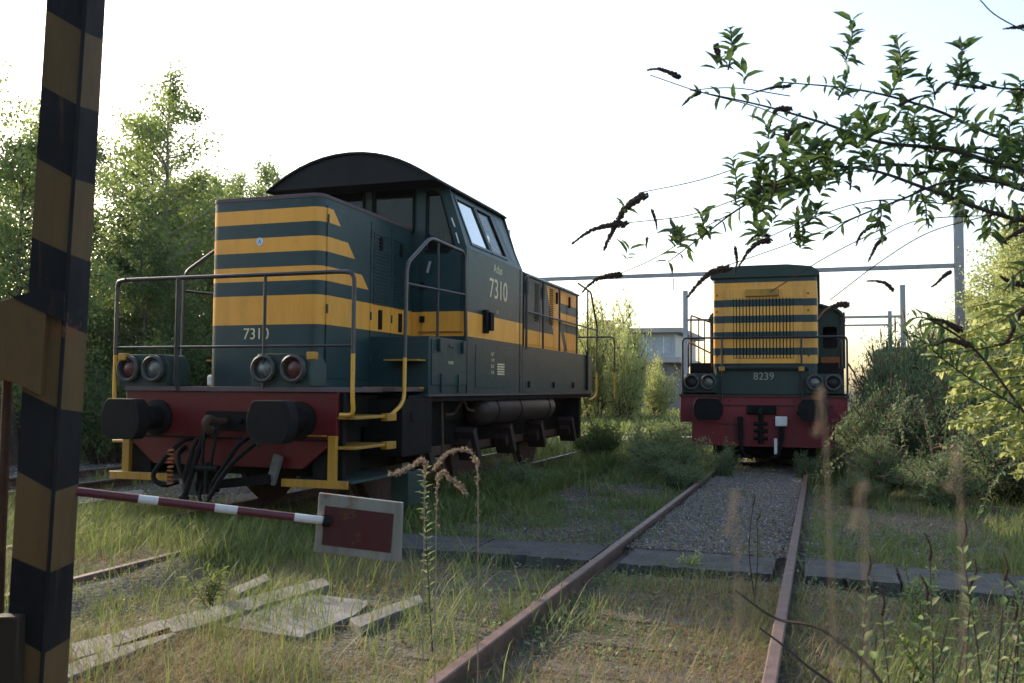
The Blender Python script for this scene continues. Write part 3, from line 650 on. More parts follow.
            for (a_, b_) in (((1.36, 3.62), (1.41, 3.50)), ((1.425, 3.42), (1.47, 3.28))):
                part(MB().beam((a_[0]-.06, y-.055, a_[1]), (b_[0]-.06, y-.055, b_[1]), .012, .014, (0, 1, 0)), 'grab_rail', 'white', f_)
    # roof
    top = arch(0, 1.27, 20, 4.045, 4.49); bot = arch(0, 1.25, 20, 4.02, 4.455)
    m = MB(); m.prism(top+bot[::-1], 'y', 2.46, 5.22); rf = part(m, 'cab_roof', 'roof', P, bevel=.006); part(MB().prism(arch(0, 1.245, 20, 4.05, 4.475), 'y', 2.49, 2.945), 'roof_visor', 'roof', rf)
    # interior
    m = MB(); m.box(-.9, -.3, 3.6, 4.4, 2.1, 3.25); m.box(.3, .8, 4.4, 4.8, 2.1, 3.4); part(m, 'control_desk', 'black', P, bevel=.02)
    m = MB(); m.box(-1.46, 1.46, 3.0, 5.1, 2.04, 2.08); part(m, 'cab_floor', 'black', P)
    m = MB(); m.box(.35, .85, 3.7, 3.8, 2.6, 3.6); m.box(.35, .85, 3.7, 4.1, 2.5, 2.6); part(m, 'driver_seat', 'black', P, bevel=.04)
    # rear hood
    prof = [(-1.4, 2.05), (1.4, 2.05), (1.4, 3.20), (1.28, 3.30), (.6, 3.40), (-.6, 3.40), (-1.28, 3.30), (-1.4, 3.20)]
    rh = part(MB().prism(prof, 'y', 5.19, 9.1), 'rear_hood', 'rear', P, bevel=.02)
    for sx in (1, -1):
        for (y0, y1) in ((5.62, 6.5), (6.52, 7.35), (7.37, 8.2), (8.22, 9.02)):
            x2 = sorted((sx*1.4, sx*1.411)); d = part(MB().box(x2[0], x2[1], y0, y1, 2.1, 3.16), 'hood_door', 'rear', rh, bevel=.003)
            L = MB(); x3 = sorted((sx*1.411, sx*1.418))
            if y0 < 7.3:
                for k in range(20): L.box(x3[0], x3[1], y1-.28, y1-.06, 2.5+k*.032, 2.517+k*.032)
                part(L, 'louvre', 'black', d)
            H_ = MB(); x4 = sorted((sx*1.411, sx*1.44)); H_.box(x4[0], x4[1], y0+.1, y0+.16, 2.9, 3.1); part(H_, 'latch', 'black', d)
    m = MB(); m.box(-1.42, 1.42, 5.2, 9.12, 3.195, 3.225); part(m, 'gutter', 'black', rh)
    m = MB().box(1.2, 1.47, 5.32, 5.50, 2.0, 3.22); part(m, 'exhaust_duct', 'black', P, bevel=.01)
    for x in (-.875, .875):
        b = part(MB().lathe([(.19, 0), (.13, .05), (.13, .4)], (x, 9.75, 1.05), (0, 1, 0)), 'buffer', 'black', P)
        part(MB().lathe([(.23, .0), (.25, .02), (.24, .08)], (x, 10.15, 1.05), (0, 1, 0)), 'buffer_head', 'rubber', b)
    return P
near = loco_near()

# ------------------------------------------------ far locomotive
def loco_far():
    P = empty('shunting_locomotive', (XR, 16.6, 0))
    tag(P, 'green and yellow banded shunting locomotive facing the camera with red buffer beam and number 8239', 'locomotive', 'shunting locomotives')
    m = MB(); m.box(-1.05, 1.05, .1, 9.6, .7, 1.2); m.box(-1.42, 1.42, .05, 9.6, 1.2, 1.33); part(m, 'underframe', 'black', P)
    m = MB(); m.prism([(-1.22, .39), (1.22, .39), (1.22, .80), (1.43, .80), (1.43, 1.27), (-1.43, 1.27), (-1.43, .80), (-1.22, .80)], 'y', 0, .07); h = part(m, 'headstock', 'redold', P, bevel=.006)
    m = MB(); m.box(-1.2, 1.2, -.012, 0.0005, 1.10, 1.125); m.box(-1.45, 1.45, -.03, .1, 1.265, 1.30)
    for x in (-1.0, -.55, .55, 1.0): m.lathe([(.02, 0), (.012, .012)], (x, 0, 1.2), (0, -1, 0), 8)
    part(m, 'beam_trim', 'rustiron', h)
    for x in (-.875, .875): buffer_assembly(P, x, 1.05, .25, .19)
    m = MB().box(-.25, .25, -.06, 0, .96, 1.12); part(m, 'coupling_plate', 'black', P, bevel=.02)
    m = MB().tube(catmull([(0, 0, 1.04), (0, -.2, 1.05), (0, -.3, 1.0), (0, -.28, .9)]), .045, 10); m.tube([(0, -.28, .95), (0, -.3, .45)], .05, 8)
    for z in (.8, .68, .55): m.tube([(-.12, -.3, z), (.12, -.3, z)], .035, 8)
    part(m, 'coupling_hook', 'black', P)
    for x in (-.36, .34):
        m = MB(); m.box(x-.045, x+.045, -.12, -.03, .5, .92); m.tube(catmull([(x, -.1, .52), (x*.9, -.2, .35), (x*.8, -.2, .25), (x*.5, -.16, .2)]), .03, 8); part(m, 'brake_hose', 'rubber', P)
    part(MB().box(.24, .44, -.16, -.12, .76, .93), 'tag_plate', 'white', P, bevel=.01); part(MB().box(.22, .27, -.22, -.18, .28, .55), 'white_lever', 'white', P)
    part(MB().lathe([(.04, 0), (.04, .06)], (.63, 0, .99), (0, -1, 0), 12), 'hose_socket', 'black', P)
    part(MB().tube([(.82, -.03, 1.12), (.84, -.04, .6)], .022, 8), 'drop_pipe', 'rustiron', P)
    part(MB().tube([(-.75, -.01, .78), (-.3, -.01, .78)], .008, 6), 'weld_line', 'rustiron', P)
    lamp_pair(P, -1.22, -.92, 1.52, lit=('lampdark', 'lamp')); lamp_pair(P, .90, 1.2, 1.52, lit=('lamp', 'lampdark'))
    m = MB(); m.box(-.62, .62, .9, 9.2, .12, .7); m.box(-.9, .9, .5, .62, .18, .8); part(m, 'dark_filler_box', 'black', P)  # black box added to block the sunlit grass showing under the locomotive
    # lower green box and hood
    part(MB().box(-.80, .82, .02, .4, 1.30, 1.78), 'front_locker', 'greenold', P, bevel=.02)
    part(MB().box(-.78, .80, -.03, .1, 1.74, 1.79), 'locker_ledge', 'roof', P, bevel=.01)
    hd = part(MB().prism(rrect(-.85, .95, .12, 5.4, .07, 4), 'z', 1.30, 3.42), 'hood', 'hood82', P)
    pr = [(x+.05, z) for x, z in [(-.95, 3.40), (.95, 3.40), (.93, 3.50), (.80, 3.58), (.4, 3.625), (-.4, 3.625), (-.80, 3.58), (-.93, 3.50)]]
    part(MB().prism(pr, 'y', .07, 5.4), 'hood_roof', 'greenold', hd, bevel=.015)
    # radiator grille
    fr = MB(); fr.panel([(-.68, 1.86), (.68, 1.86), (.68, 3.2), (-.68, 3.2)], [[(-.52, 1.95), (.52, 1.95), (.52, 3.03), (-.52, 3.03)]], (.03, .085, 0), (1, 0, 0), (0, 0, 1), .035); gf = part(fr, 'grille_frame', 'hood82', hd, bevel=.004)
    part(MB().box(-.49, .55, .108, .118, 1.95, 3.03), 'grille_back', 'black', gf)
    sl_ = MB()
    for k in range(18):
        x = -.46+k*.0576; sl_.box(x-.0205, x+.0205, .088, .106, 1.96, 3.03)
    part(sl_, 'grille_slats', 'hood82', gf, bevel=.003)
    part(MB().box(-.27, .31, .03, .09, 3.06, 3.19), 'grille_handle', 'yellow', gf, bevel=.01)
    bt = MB()
    for x in (-.78, .80):
        for z in (2.0, 2.35, 2.8, 3.1): bt.lathe([(.018, 0), (.012, .012)], (x, .12, z), (0, -1, 0), 8)
    part(bt, 'bolts', 'rustiron', hd)
    text('8239', 'running_number', (.04, .018, 1.57), (1, 0, 0), (0, 0, 1), .13, .98, plain('faded_number_paint', (.26, .25, .20), .7), P)
    part(MB().box(-1.30, -.92, .35, 5.2, 1.32, 1.88), 'side_locker', 'black', P, bevel=.01); part(MB().box(.92, 1.30, .35, 5.2, 1.32, 1.88), 'side_locker', 'black', P, bevel=.01)
    # cab with rounded shoulders
    out = [(-1.5, 1.3), (1.5, 1.3), (1.5, 2.95)]+[(1.5-.28*(1-math.cos(t)), 2.95+.32*math.sin(t)) for t in np.linspace(.2, 1.4, 5)]+[(.7, 3.46), (-.7, 3.46)]+[(-1.5+.28*(1-math.cos(t)), 2.95+.32*math.sin(t)) for t in np.linspace(1.4, .2, 5)]+[(-1.5, 2.95)]
    m = MB()
    for y in (5.4,): m.panel(out, [rrect(1.05, 1.36, 2.35, 2.85, .06), rrect(-1.36, -1.05, 2.35, 2.85, .06)], (0, y, 0), (1, 0, 0), (0, 0, 1), .04)
    cb = part(m, 'cab', 'greenold', P)
    part(MB().box(-1.4, 1.4, 6.6, 6.7, 1.3, 3.4), 'cab_partition', 'black', cb)
    for sx in (-1, 1):
        cs = MB(); cs.panel([(sx*5.38, 1.3), (sx*7.7, 1.3), (sx*7.7, 2.95), (sx*5.38, 2.95)][::sx], [rrect(*sorted((sx*5.8, sx*7.2)), 2.35, 2.85, .06)], (sx*1.5, 0, 0), (0, sx, 0), (0, 0, 1), .04); part(cs, 'cab_side', 'greenold', cb)
    part(MB().prism([(x*1.03, z+.02) for x, z in out[2:-1]]+[(x, z-.02) for x, z in reversed(out[2:-1])], 'y', 5.3, 7.85), 'cab_roof', 'greenold', cb)
    part(MB().box(1.0, 1.45, 5.28, 5.39, 1.9, 2.15), 'cab_panel', 'chain', cb)
    part(MB().prism(rrect(-.9, .9, 7.7, 9.4, .1), 'z', 1.3, 2.7), 'rear_hood', 'greenold', P)
    # handrails
    part(MB().tube(fillet([(-1.38, -.02, 1.3), (-1.38, -.02, 2.32), (1.43, -.02, 2.32), (1.43, -.02, 1.2)], .08), .018, 8), 'handrail', 'railblack', P)
    for x in (-.68, .68):
        part(MB().tube([(x, -.03, 2.32), (x, -.03, 1.2)], .016, 8), 'handrail_bar', 'railblack', P); part(MB().box(x-.05, x+.05, -.07, -.03, 1.72, 1.80), 'lamp_bracket', 'yellow', P, bevel=.01)
    for sx in (-1, 1):
        part(MB().tube(fillet([(sx*1.42, 1.4, 1.8), (sx*1.42, 1.4, 2.85), (sx*1.42, 4.9, 2.95), (sx*1.42, 4.9, 1.6)], .1), .018, 8), 'handrail', 'railblack', P)
        part(MB().tube(fillet([(sx*1.35, .5, 1.8), (sx*1.35, .5, 2.28), (sx*1.35, 4.6, 2.2)], .1), .018, 8), 'handrail', 'railblack', P)
        for y in (2.6, 3.6): part(MB().tube([(sx*1.42, y, 2.9), (sx*1.42, y, 1.6)], .014, 8), 'handrail_bar', 'railblack', P)
        part(MB().box(*sorted((sx*1.15, sx*1.5)), .4, .9, .42, .50), 'step_tread', 'yellow', P, bevel=.01)
        pass
    for y in (1.9, 4.6, 7.4):
        for x in (-G_, G_):
            part(MB().lathe([(.10, -.07), (.60, -.06), (.66, -.05), (.66, -.03), (.60, -.02), (.595, .07), (.5, .04), (.05, .10)], (x, y, .60), (math.copysign(1, x), 0, 0), 32), 'wheel', 'rustiron', P)
        part(MB().tube([(-.8, y, .6), (.8, y, .6)], .08, 10), 'axle', 'black', P)
    return P
loco_far()
def loco_distant():
    P = empty('shunting_locomotive', (4.1, 47, -.1)); tag(P, 'distant locomotive with a yellow banded hood, almost hidden behind the bushes on the right', 'locomotive', 'shunting locomotives')
    part(MB().box(-1.4, 1.4, 0, 9, .5, 1.3), 'underframe', 'redold', P, bevel=.02)
    part(MB().prism(rrect(-.9, .9, .2, 5, .07), 'z', 1.3, 3.42), 'hood', 'hood82', P)
    pr = [(-.95, 3.42), (.95, 3.42), (.8, 3.58), (-.8, 3.58)]; part(MB().prism(pr, 'y', .1, 5), 'hood_roof', 'greenold', P, bevel=.02)
    c = part(MB().box(-1.4, 1.4, 5, 7.2, 1.3, 3.7), 'cab', 'greenold', P, bevel=.15); part(MB().box(1.0, 1.3, 4.97, 5.0, 2.6, 3.2), 'window', 'glass', c)
    for x in (-.875, .875): buffer_assembly(P, x, 1.04)
loco_distant()

# ------------------------------------------------ striped post and barrier
def striped_post():
    D = 3.2; P = empty('striped_post', at(37, 683, D)); P.location.z = -.15; base = P.location.copy()
    tag(P, 'tall black and yellow striped steel post leaning slightly at the left edge', 'post')
    yb = dict(l=[-60, 9.5, 85.5, 158, 237, 290, 391, 471, 557, 632, 700, 770], m=[-40, 32, 106, 179, 254, 325, 409, 492, 573, 654, 722, 790], r=[-30, 40, 112, 185, 262, 334, 412, 484, 562, 638, 700, 765])
    def edge(k, y):
        t = y/683
        if k == 'l': return at(46.5+(4-46.5)*t, y, D)
        if k == 'm': return at(86+(42-86)*t, y, D)
        return at(105.5+(67.5-105.5)*t, y, D+.17)
    m = MB(); n = len(yb['l']); L = [edge('l', y)-base for y in yb['l']]; Mi = [edge('m', y)-base for y in yb['m']]; R_ = [edge('r', y)-base for y in yb['r']]
    
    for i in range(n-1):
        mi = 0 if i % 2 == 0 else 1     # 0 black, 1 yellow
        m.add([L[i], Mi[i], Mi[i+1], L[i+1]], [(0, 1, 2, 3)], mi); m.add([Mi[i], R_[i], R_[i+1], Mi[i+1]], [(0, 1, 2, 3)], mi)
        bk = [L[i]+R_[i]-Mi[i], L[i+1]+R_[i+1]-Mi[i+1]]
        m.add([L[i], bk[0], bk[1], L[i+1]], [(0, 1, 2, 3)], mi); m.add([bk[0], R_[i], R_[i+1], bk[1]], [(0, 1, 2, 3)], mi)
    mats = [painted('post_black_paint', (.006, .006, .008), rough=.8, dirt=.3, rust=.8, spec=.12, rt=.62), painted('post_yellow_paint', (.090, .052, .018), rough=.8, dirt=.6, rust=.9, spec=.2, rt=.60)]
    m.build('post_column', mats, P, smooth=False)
    rb = MB(); rb.beam(edge('m', -60)-base-Vector(CF)*.006, edge('m', 770)-base-Vector(CF)*.006, .010, .010); rb.build('fold_ridge', mats[0], P)
    # yellow side plate with dark upper corner
    pl = MB(); pts = [(47, 289), (24, 294), (0, 301), (-80, 320), (-170, 345), (-170, 400), (-80, 392), (0, 379), (22, 386), (40, 396)]
    Q = [at(x, y, D-.03)-base for x, y in pts]; nb = Vector(CF)*.04; nq = len(Q)
    tri = tessellate_polygon([[Vector((p[0], p[1], 0)) for p in pts]])
    pl.add(Q+[q+nb for q in Q], [tuple(t) for t in tri]+[tuple(i+nq for i in t) for t in tri]+[(i, (i+1) % nq, (i+1) % nq+nq, i+nq) for i in range(nq)])
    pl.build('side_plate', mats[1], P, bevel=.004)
    k = MB(); Q2 = [at(x, y, D-.037)-base for x, y in ((47, 288), (12, 297), (64, 322), (64, 292))]; k.add(Q2+[q+Vector(CF)*.006 for q in Q2], [(0, 1, 2, 3), (7, 6, 5, 4), (0, 4, 5, 1), (1, 5, 6, 2), (2, 6, 7, 3), (3, 7, 4, 0)]); k.build('black_corner', mats[0], P, smooth=False)
    b = MB(); p = at(10, 615, D-.06)-base; q = at(8, 720, D-.06)-base; b.beam(p, q, .085, .05, tuple(CF)); b.build('bracket', painted('bracket_paint', (.022, .016, .011), rust=.8, spec=.1), P, bevel=.006)
    pn = MB(); pn.tube([at(8, 372, D+.1)-base, at(0, 560, D+.1)-base, at(-6, 790, D+.1)-base], .018, 8); pn.build('guide_rod', MT['rustiron'], P)
striped_post()
def barrier():
    a = at(60, 489.5, 3.35); b = at(326, 521, 3.7); P = empty('barrier_arm', a); tag(P, 'thin red and white barrier arm reaching out from the striped post', 'barrier')
    A0, B0 = Vector((0, 0, 0)), b-a; T = [(0, .04), (.04, .055), (.055, .335), (.335, .395), (.395, .70), (.70, .775), (.775, .965), (.965, 1.0)]
    xs = [60, 133, 152, 208, 231, 291, 322, 326]; cols = [0, 1, 0, 1, 0, 1, 0]
    m = MB(); L = (b-a)
    for i in range(7):
        t0 = (xs[i]-60)/266; t1 = (xs[i+1]-60)/266; sec = m.tube([L*t0, L*t1], .0165, 14, caps=(i in (0, 6)), mi=cols[i])
    m.build('arm_tube', [painted('barrier_red', (.075, .010, .018), rust=.3, dirt=.3), painted('barrier_white', (.45, .44, .46), rust=.1, dirt=.3)], P)
    part(MB().lathe([(.024, 0), (.024, .03)], L*.985, L, 12), 'end_cap', 'rubber', P)
    c = [at(x, y, 3.72) for x, y in ((319, 493), (403, 503), (401, 563), (314, 552))]
    c = [p-a for p in c]; nb = Vector(CF)*.02; s = MB(); s.add(c+[p+nb for p in c], [(0, 1, 2, 3), (7, 6, 5, 4), (0, 4, 5, 1), (1, 5, 6, 2), (2, 6, 7, 3), (3, 7, 4, 0)])
    def sgn(g):
        return g.mix(g.ramp(g.noise(9, 7, .7), [(.50, 0), (.58, 1)]), (.50, .49, .45), (.17, .07, .03))
    sp = s.build('sign_plate', painted('sign_border_paint', (.19, .18, .165), dirt=.6, rust=.8, rt=.56), P, bevel=.003)
    u = (c[1]-c[0]); v = (c[3]-c[0]); o_ = c[0]-Vector(CF)*.003
    q = [o_+u*.085+v*.20, o_+u*.905+v*.20, o_+u*.905+v*.86, o_+u*.085+v*.86]; r = MB(); r.add(q+[p+Vector(CF)*.002 for p in q], [(0, 1, 2, 3), (7, 6, 5, 4), (0, 4, 5, 1), (1, 5, 6, 2), (2, 6, 7, 3), (3, 7, 4, 0)])
    r.build('red_panel', painted('sign_red_paint', (.05, .006, .009), dirt=.5, rust=.6, rt=.58), sp, smooth=False)
barrier()

# ------------------------------------------------ catenary gantries
def gantry(Y, xl, xr, zb, zt, w, lab):
    P = empty('catenary_gantry', ((xl+xr)/2, Y, -.15)); tag(P, lab, 'gantry', 'overhead line gantries'); cx = (xl+xr)/2
    for x in (xl, xr):
        m = MB(); h = w/2; m.box(x-cx-h, x-cx+h, -h, -h+.02, 0, zt+.15); m.box(x-cx-h, x-cx+h, h-.02, h, 0, zt+.15); m.box(x-cx-.01, x-cx+.01, -h+.02, h-.02, 0, zt+.15); m.build('mast', MT['steel'], P, smooth=False)
    m = MB(); h = w/2*.5; m.box(xl-cx, xr-cx, -h-.03, -h-.01, zb+.15-h, zb+.15+h); m.box(xl-cx, xr-cx, -h, h, zb+.15+h-.02, zb+.15+h); m.box(xl-cx, xr-cx, -h, h, zb+.15-h, zb+.15-h+.02); m.build('cross_beam', MT['steel'], P, smooth=False)
    m = MB()
    for x in (-1., XL): m.tube([(x-cx, -.1, zb), (x-cx, -.1, zb-.5)], .03, 6)
    m.build('insulator', MT['steel'], P)
gantry(38.5, -13.5, 5.1, 6.25, 8.6, .32, 'nearest overhead line gantry, its tall grey mast standing right of the far locomotive')
gantry(62, -8.7, 4.95, 6.1, 8.1, .30, 'middle overhead line gantry whose masts show on both sides of the far locomotive')
gantry(92, -10.3, 6.2, 7.6, 8.9, .34, 'farthest overhead line gantry, lower in the view behind the others')
def wire(p, q, sag, lab):
    p, q = Vector(p), Vector(q); m = MB(); m.tube([p.lerp(q, t)-Vector((0, 0, sag*4*t*(1-t))) for t in np.linspace(0, 1, 20)], .012, 5); o = m.build('wire', MT['wire']); tag(o, lab, 'wire', 'thin wires')
wire((6.5, 10, 9), (5.1, 38.5, 7.9), .5, 'thin overhead wire slanting down to the top of the near mast')
# ------------------------------------------------ distant building
def building():
    P = empty('office_building', (-13.2, 70, -.15)); tag(P, 'distant flat roofed two storey building behind the bushes between the locomotives', 'building')
    wl = plain('grey_render', (.09, .095, .10), .8, 0, .15, 1); pl_ = plain('pale_concrete', (.28, .28, .28), .8, 0, .12, 1)
    part(MB().box(-6, 2.0, 0, 12, 0, 3.6), 'lower_storey', wl, P)
    up = part(MB().box(-6, 2.6, 0, 12, 4.0, 5.9), 'upper_storey', plain('window_band_wall', (.30, .33, .36), .5, 0, .1, 1), P)
    part(MB().box(-7, 3.2, -.8, 13, 5.9, 6.25), 'flat_roof', pl_, P); part(MB().box(-6.4, 3.0, -.5, 12.5, 3.6, 4.0), 'floor_slab', pl_, P)
    for k in range(6):
        x = -5.6+k*1.35; f_ = part(MB().box(x, x+1.1, -.05, 0, 4.25, 5.6), 'window', plain('window_glass_far', (.30, .36, .42), .15) if k == 0 else bpy.data.materials['window_glass_far'], up)
        part(MB().box(x+.52, x+.58, -.08, -.05, 4.25, 5.6), 'window_frame', 'white', f_)
    part(MB().box(-4.6, -3.2, 3, 5, 6.25, 7.2), 'chimney', plain('brown_brick_far', (.22, .13, .09), .9), P)
building()

# ------------------------------------------------ vegetation
def tube_np(m, path, r0, r1, n=6): m.tube(path, r0, n, r1=r1, caps=False)
def tree_mesh(H, spread, nlimb, leafn, leafsize, seed, bark, leafmt, low=.18, name='tree', crown_pow=1.0, droop=0.):
    rnd = random.Random(seed); m = MB(); tips = []
    tp = [Vector((0, 0, 0))]
    for i in range(1, 9): tp.append(Vector((tp[-1].x+rnd.uniform(-.12, .12)*H/9, tp[-1].y+rnd.uniform(-.12, .12)*H/9, H*i/8*.97)))
    tube_np(m, tp, H*.012+.02, .012, 8)
    for i in range(nlimb):
        t = low+(1-low)*(i+rnd.random())/nlimb*.97; k = min(int(t*8), 7); base = tp[k].lerp(tp[k+1], t*8-k)
        az = rnd.uniform(0, 2*math.pi); L = spread*(math.sin(math.pi*min(1, (t-low)/(1-low)*.74+.14))**.7)*rnd.uniform(.55, 1.15)*(1.05-.55*t*crown_pow)
        up = rnd.uniform(.15, .75); d = Vector((math.cos(az), math.sin(az), up)).normalized(); p = [base]
        for s in range(4):
            d = (d+Vector((rnd.uniform(-.25, .25), rnd.uniform(-.25, .25), rnd.uniform(-.12, .2)-droop))).normalized(); p.append(p[-1]+d*L/4)
        tube_np(m, p, .012+L*.011, .006, 5)
        for q in range(5):
            s = rnd.uniform(.3, 1); kk = min(int(s*4), 3); b = p[kk].lerp(p[kk+1], s*4-kk); dd = (d+Vector((rnd.uniform(-1, 1), rnd.uniform(-1, 1), rnd.uniform(-.5, .6)))).normalized(); e = b+dd*L*rnd.uniform(.15, .38)
            tube_np(m, [b, b.lerp(e, .5)+Vector((0, 0, .03)), e], .008, .003, 4); tips.append((b, e, .10+.12*L))
        tips.append((p[3], p[4], .15*L+.1))
    B = np.array([t[0] for t in tips]); E_ = np.array([t[1] for t in tips]); S = np.array([t[2] for t in tips]); w = np.linalg.norm(E_-B, axis=1)+.2; w *= RNG.uniform(.2, 1.8, len(w))
    idx = RNG.choice(len(tips), leafn, p=w/w.sum()); t = RNG.uniform(.1, 1.15, leafn)[:, None]
    pos = B[idx]*(1-t)+E_[idx]*t+RNG.normal(size=(leafn, 3))*S[idx][:, None]*.68
    d = RNG.normal(size=(leafn, 3)); d[:, 2] -= .25; A, Bv, C = basis(d); sz = leafsize*RNG.uniform(.6, 1.35, leafn)[:, None]
    root = empty(name, (0, 0, 0)); m.build('trunk', MT[bark], root)
    inst_mesh('crown', LEAF_T[0], LEAF_T[1], pos, A*sz, Bv*sz*.62, C*sz, MT[leafmt], root)
    return root
def place(proto, first, loc, rz, sc, name=None):
    o = proto if first else copy_tree(proto); o.location = loc; o.rotation_euler = (0, 0, rz); o.scale = (sc, sc, sc*1.0); return o
T1 = tree_mesh(9.5, 2.9, 64, 20000, .098, 1, 'birchbark', 'leaf', .10)
T2 = tree_mesh(8.5, 3.0, 60, 21000, .098, 2, 'bark', 'leaf', .08)
T3 = tree_mesh(7.0, 2.4, 52, 26000, .08, 3, 'bark', 'leafdark', .05)
used = set()
def put(proto, x, y, sc, rz, label, cat, group):
    o = place(proto, proto.name not in used, (x, y, -.15), rz, sc); used.add(proto.name if o is proto else o.name); used.add(proto.name); tag(o, label, cat, group); return o
# tree line left of the locomotives (world x,y chosen along the siding)
tl = [  # proto, x, y, scale, label
 (T1, -15.3, 18.3, .97, 'tallest pale green tree of the left tree line, its top rising alone above the others'),
 (T2, -18.6, 21.5, 1.02, 'broad leafy tree just left of the tallest tree'),
 (T1, -14.8, 22.5, .84, 'slim tree whose thin top shows just left of the near locomotive cab roof'),
 (T2, -12.9, 20.6, .62, 'lower leafy tree directly behind the front hood of the near locomotive'),
 (T2, -15.2, 14.0, .78, 'leafy tree seen on both sides of the striped post'),
 (T3, -17.0, 16.2, 1.02, 'dark leafy tree behind the striped post'),
 (T1, -19.0, 14.8, 1.0, 'tree at the left edge of the view with leaves reaching the top corner'),
 (T3, -14.6, 16.6, .72, 'dark low tree beside the siding, below the tallest tree'),
 (T1, -15.5, 21.0, .78, 'slim pale tree immediately left of the near locomotive hood'),
 (T2, -16.6, 22.8, .84, 'pale leafy tree behind the slim tree, left of the hood'),
 (T1, -15.6, 24.0, .88, 'slender tree showing just left of the cab roof of the near locomotive'),
 (T3, -17.5, 20, .95, 'dark tree in the second row behind the tallest tree'),
 (T2, -16.5, 27, .95, 'tree far back in the left tree line, showing over the near locomotive hood'),
 (T3, -13.6, 26.5, .8, 'dark tree hidden mostly behind the near locomotive hood'),
 (T1, -22.5, 22, 1.1, 'tall tree in the back row of the left tree line'),
 (T2, -22, 28, 1.1, 'big leafy tree deep in the wood on the left'),
 (T3, -20, 25, 1.1, 'dark tree deep in the wood on the left'),
 (T3, -24, 18, 1.2, 'dark tree at the back left of the wood'),
 (T2, -25, 13, 1.2, 'broad tree at the back of the wood, left edge'),
]
for i, (pr, x, y, s, lab) in enumerate(tl): put(pr, x, y, s, i*2.4, lab, 'tree', 'trees along the left siding')
for i, (x, y, s_, lab) in enumerate([(-5.6, -.6, .72, 'unseen dense tree added left of the striped post to shade it'), (-3.0, -4.2, .9, 'unseen dense tree added for shade behind the camera on the left'), (1.5, -4.6, .9, 'unseen dense tree added for shade behind the camera on the right'), (-8.2, -2.6, .9, 'unseen dense tree added for shade far out behind the striped post')]):
    put(T3, x, y, s_, i*1.7, lab, 'tree', 'added shade trees out of view')  # out-of-view trees, added to darken the post and locomotive fronts
def shrub(H, Wd, n, leafsize, seed, leafmt, stems=14, tmpl=LEAF_T, wr=.5, name='shrub', seeds=0):
    rnd = random.Random(seed); m = MB(); P = []; D = []; heads = []
    for i in range(stems):
        az = rnd.uniform(0, 2*math.pi); r = Wd*math.sqrt(rnd.random())*.9; h = H*(1-.55*(r/Wd)**2)*rnd.uniform(.65, 1.12)
        b = Vector((math.cos(az)*r*.25, math.sin(az)*r*.25, 0)); e = Vector((math.cos(az)*r, math.sin(az)*r, h)); c = Vector((math.cos(az)*r*.45, math.sin(az)*r*.45, h*.65))
        pts = [b.lerp(c, t).lerp(c.lerp(e, t), t) for t in np.linspace(0, 1, 8)]; tube_np(m, pts, .014, .004, 5); P.append([tuple(p) for p in pts]); heads.append((pts[-1], (pts[-1]-pts[-2]).normalized()))
        for q in range(4):
            k = rnd.randint(2, 6); s = pts[k]; d = Vector((rnd.uniform(-1, 1), rnd.uniform(-1, 1), rnd.uniform(-.1, 1))).normalized(); L = Wd*rnd.uniform(.2, .5)
            p2 = [s+d*L*t+Vector((0, 0, -.1*L*t*t)) for t in np.linspace(0, 1, 8)]; tube_np(m, p2[::2]+[p2[-1]], .008, .003, 4); P.append([tuple(p) for p in p2]); heads.append((p2[-1], d))
    P = np.array(P); k = RNG.integers(0, len(P), n); t = RNG.uniform(1.2, 6.999, n); ti = t.astype(int); fr = (t-ti)[:, None]
    pos = P[k, ti]*(1-fr)+P[k, np.minimum(ti+1, 7)]*fr+RNG.normal(size=(n, 3))*Wd*.07; pos[:, 2] = np.abs(pos[:, 2])
    d = RNG.normal(size=(n, 3)); d[:, 2] += .15; A, Bv, C = basis(d); sz = leafsize*RNG.uniform(.6, 1.3, n)[:, None]
    root = empty(name, (0, 0, 0)); m.build('stems', MT['twig'], root); inst_mesh('foliage', tmpl[0], tmpl[1], pos, A*sz, Bv*sz*wr, C*sz, MT[leafmt], root)
    if seeds:
        rnd.shuffle(heads)
        sm = MB()
        for (p, dd) in heads[:seeds]:
            q = [p+dd*.16*t+Vector((0, 0, -.03*t*t)) for t in (0, .4, .75, 1)]; sm.tube(q, [.010, .016, .012, .004], 5)
        o = sm.build('seed_heads', plain('rusty_seed_heads', (.14, .07, .045), .9, 0, .3, 30) if 'rusty_seed_heads' not in bpy.data.materials else bpy.data.materials['rusty_seed_heads'], root)
    return root
S1 = shrub(1.0, 1.0, 9000, .05, 21, 'leafdark', 30)                       # small dense
S2 = shrub(1.0, 1.0, 15000, .050, 22, 'leafgrey', 40, LANCE_T, .28, seeds=90)   # grey green butterfly bush
S5 = shrub(1.0, 1.05, 5200, .075, 25, 'leafgrey', 26, LANCE_T, .34)
S3 = shrub(1.0, .9, 12000, .045, 23, 'leafbright', 34)
def puts(proto, x, y, sx, sz, rz, label, cat='bush', group=None):
    first = proto.name not in used; o = proto if first else copy_tree(proto); used.add(proto.name)
    o.location = (x, y, -.15); o.rotation_euler = (0, 0, rz); o.scale = (sx, sx, sz); tag(o, label, cat, group); return o
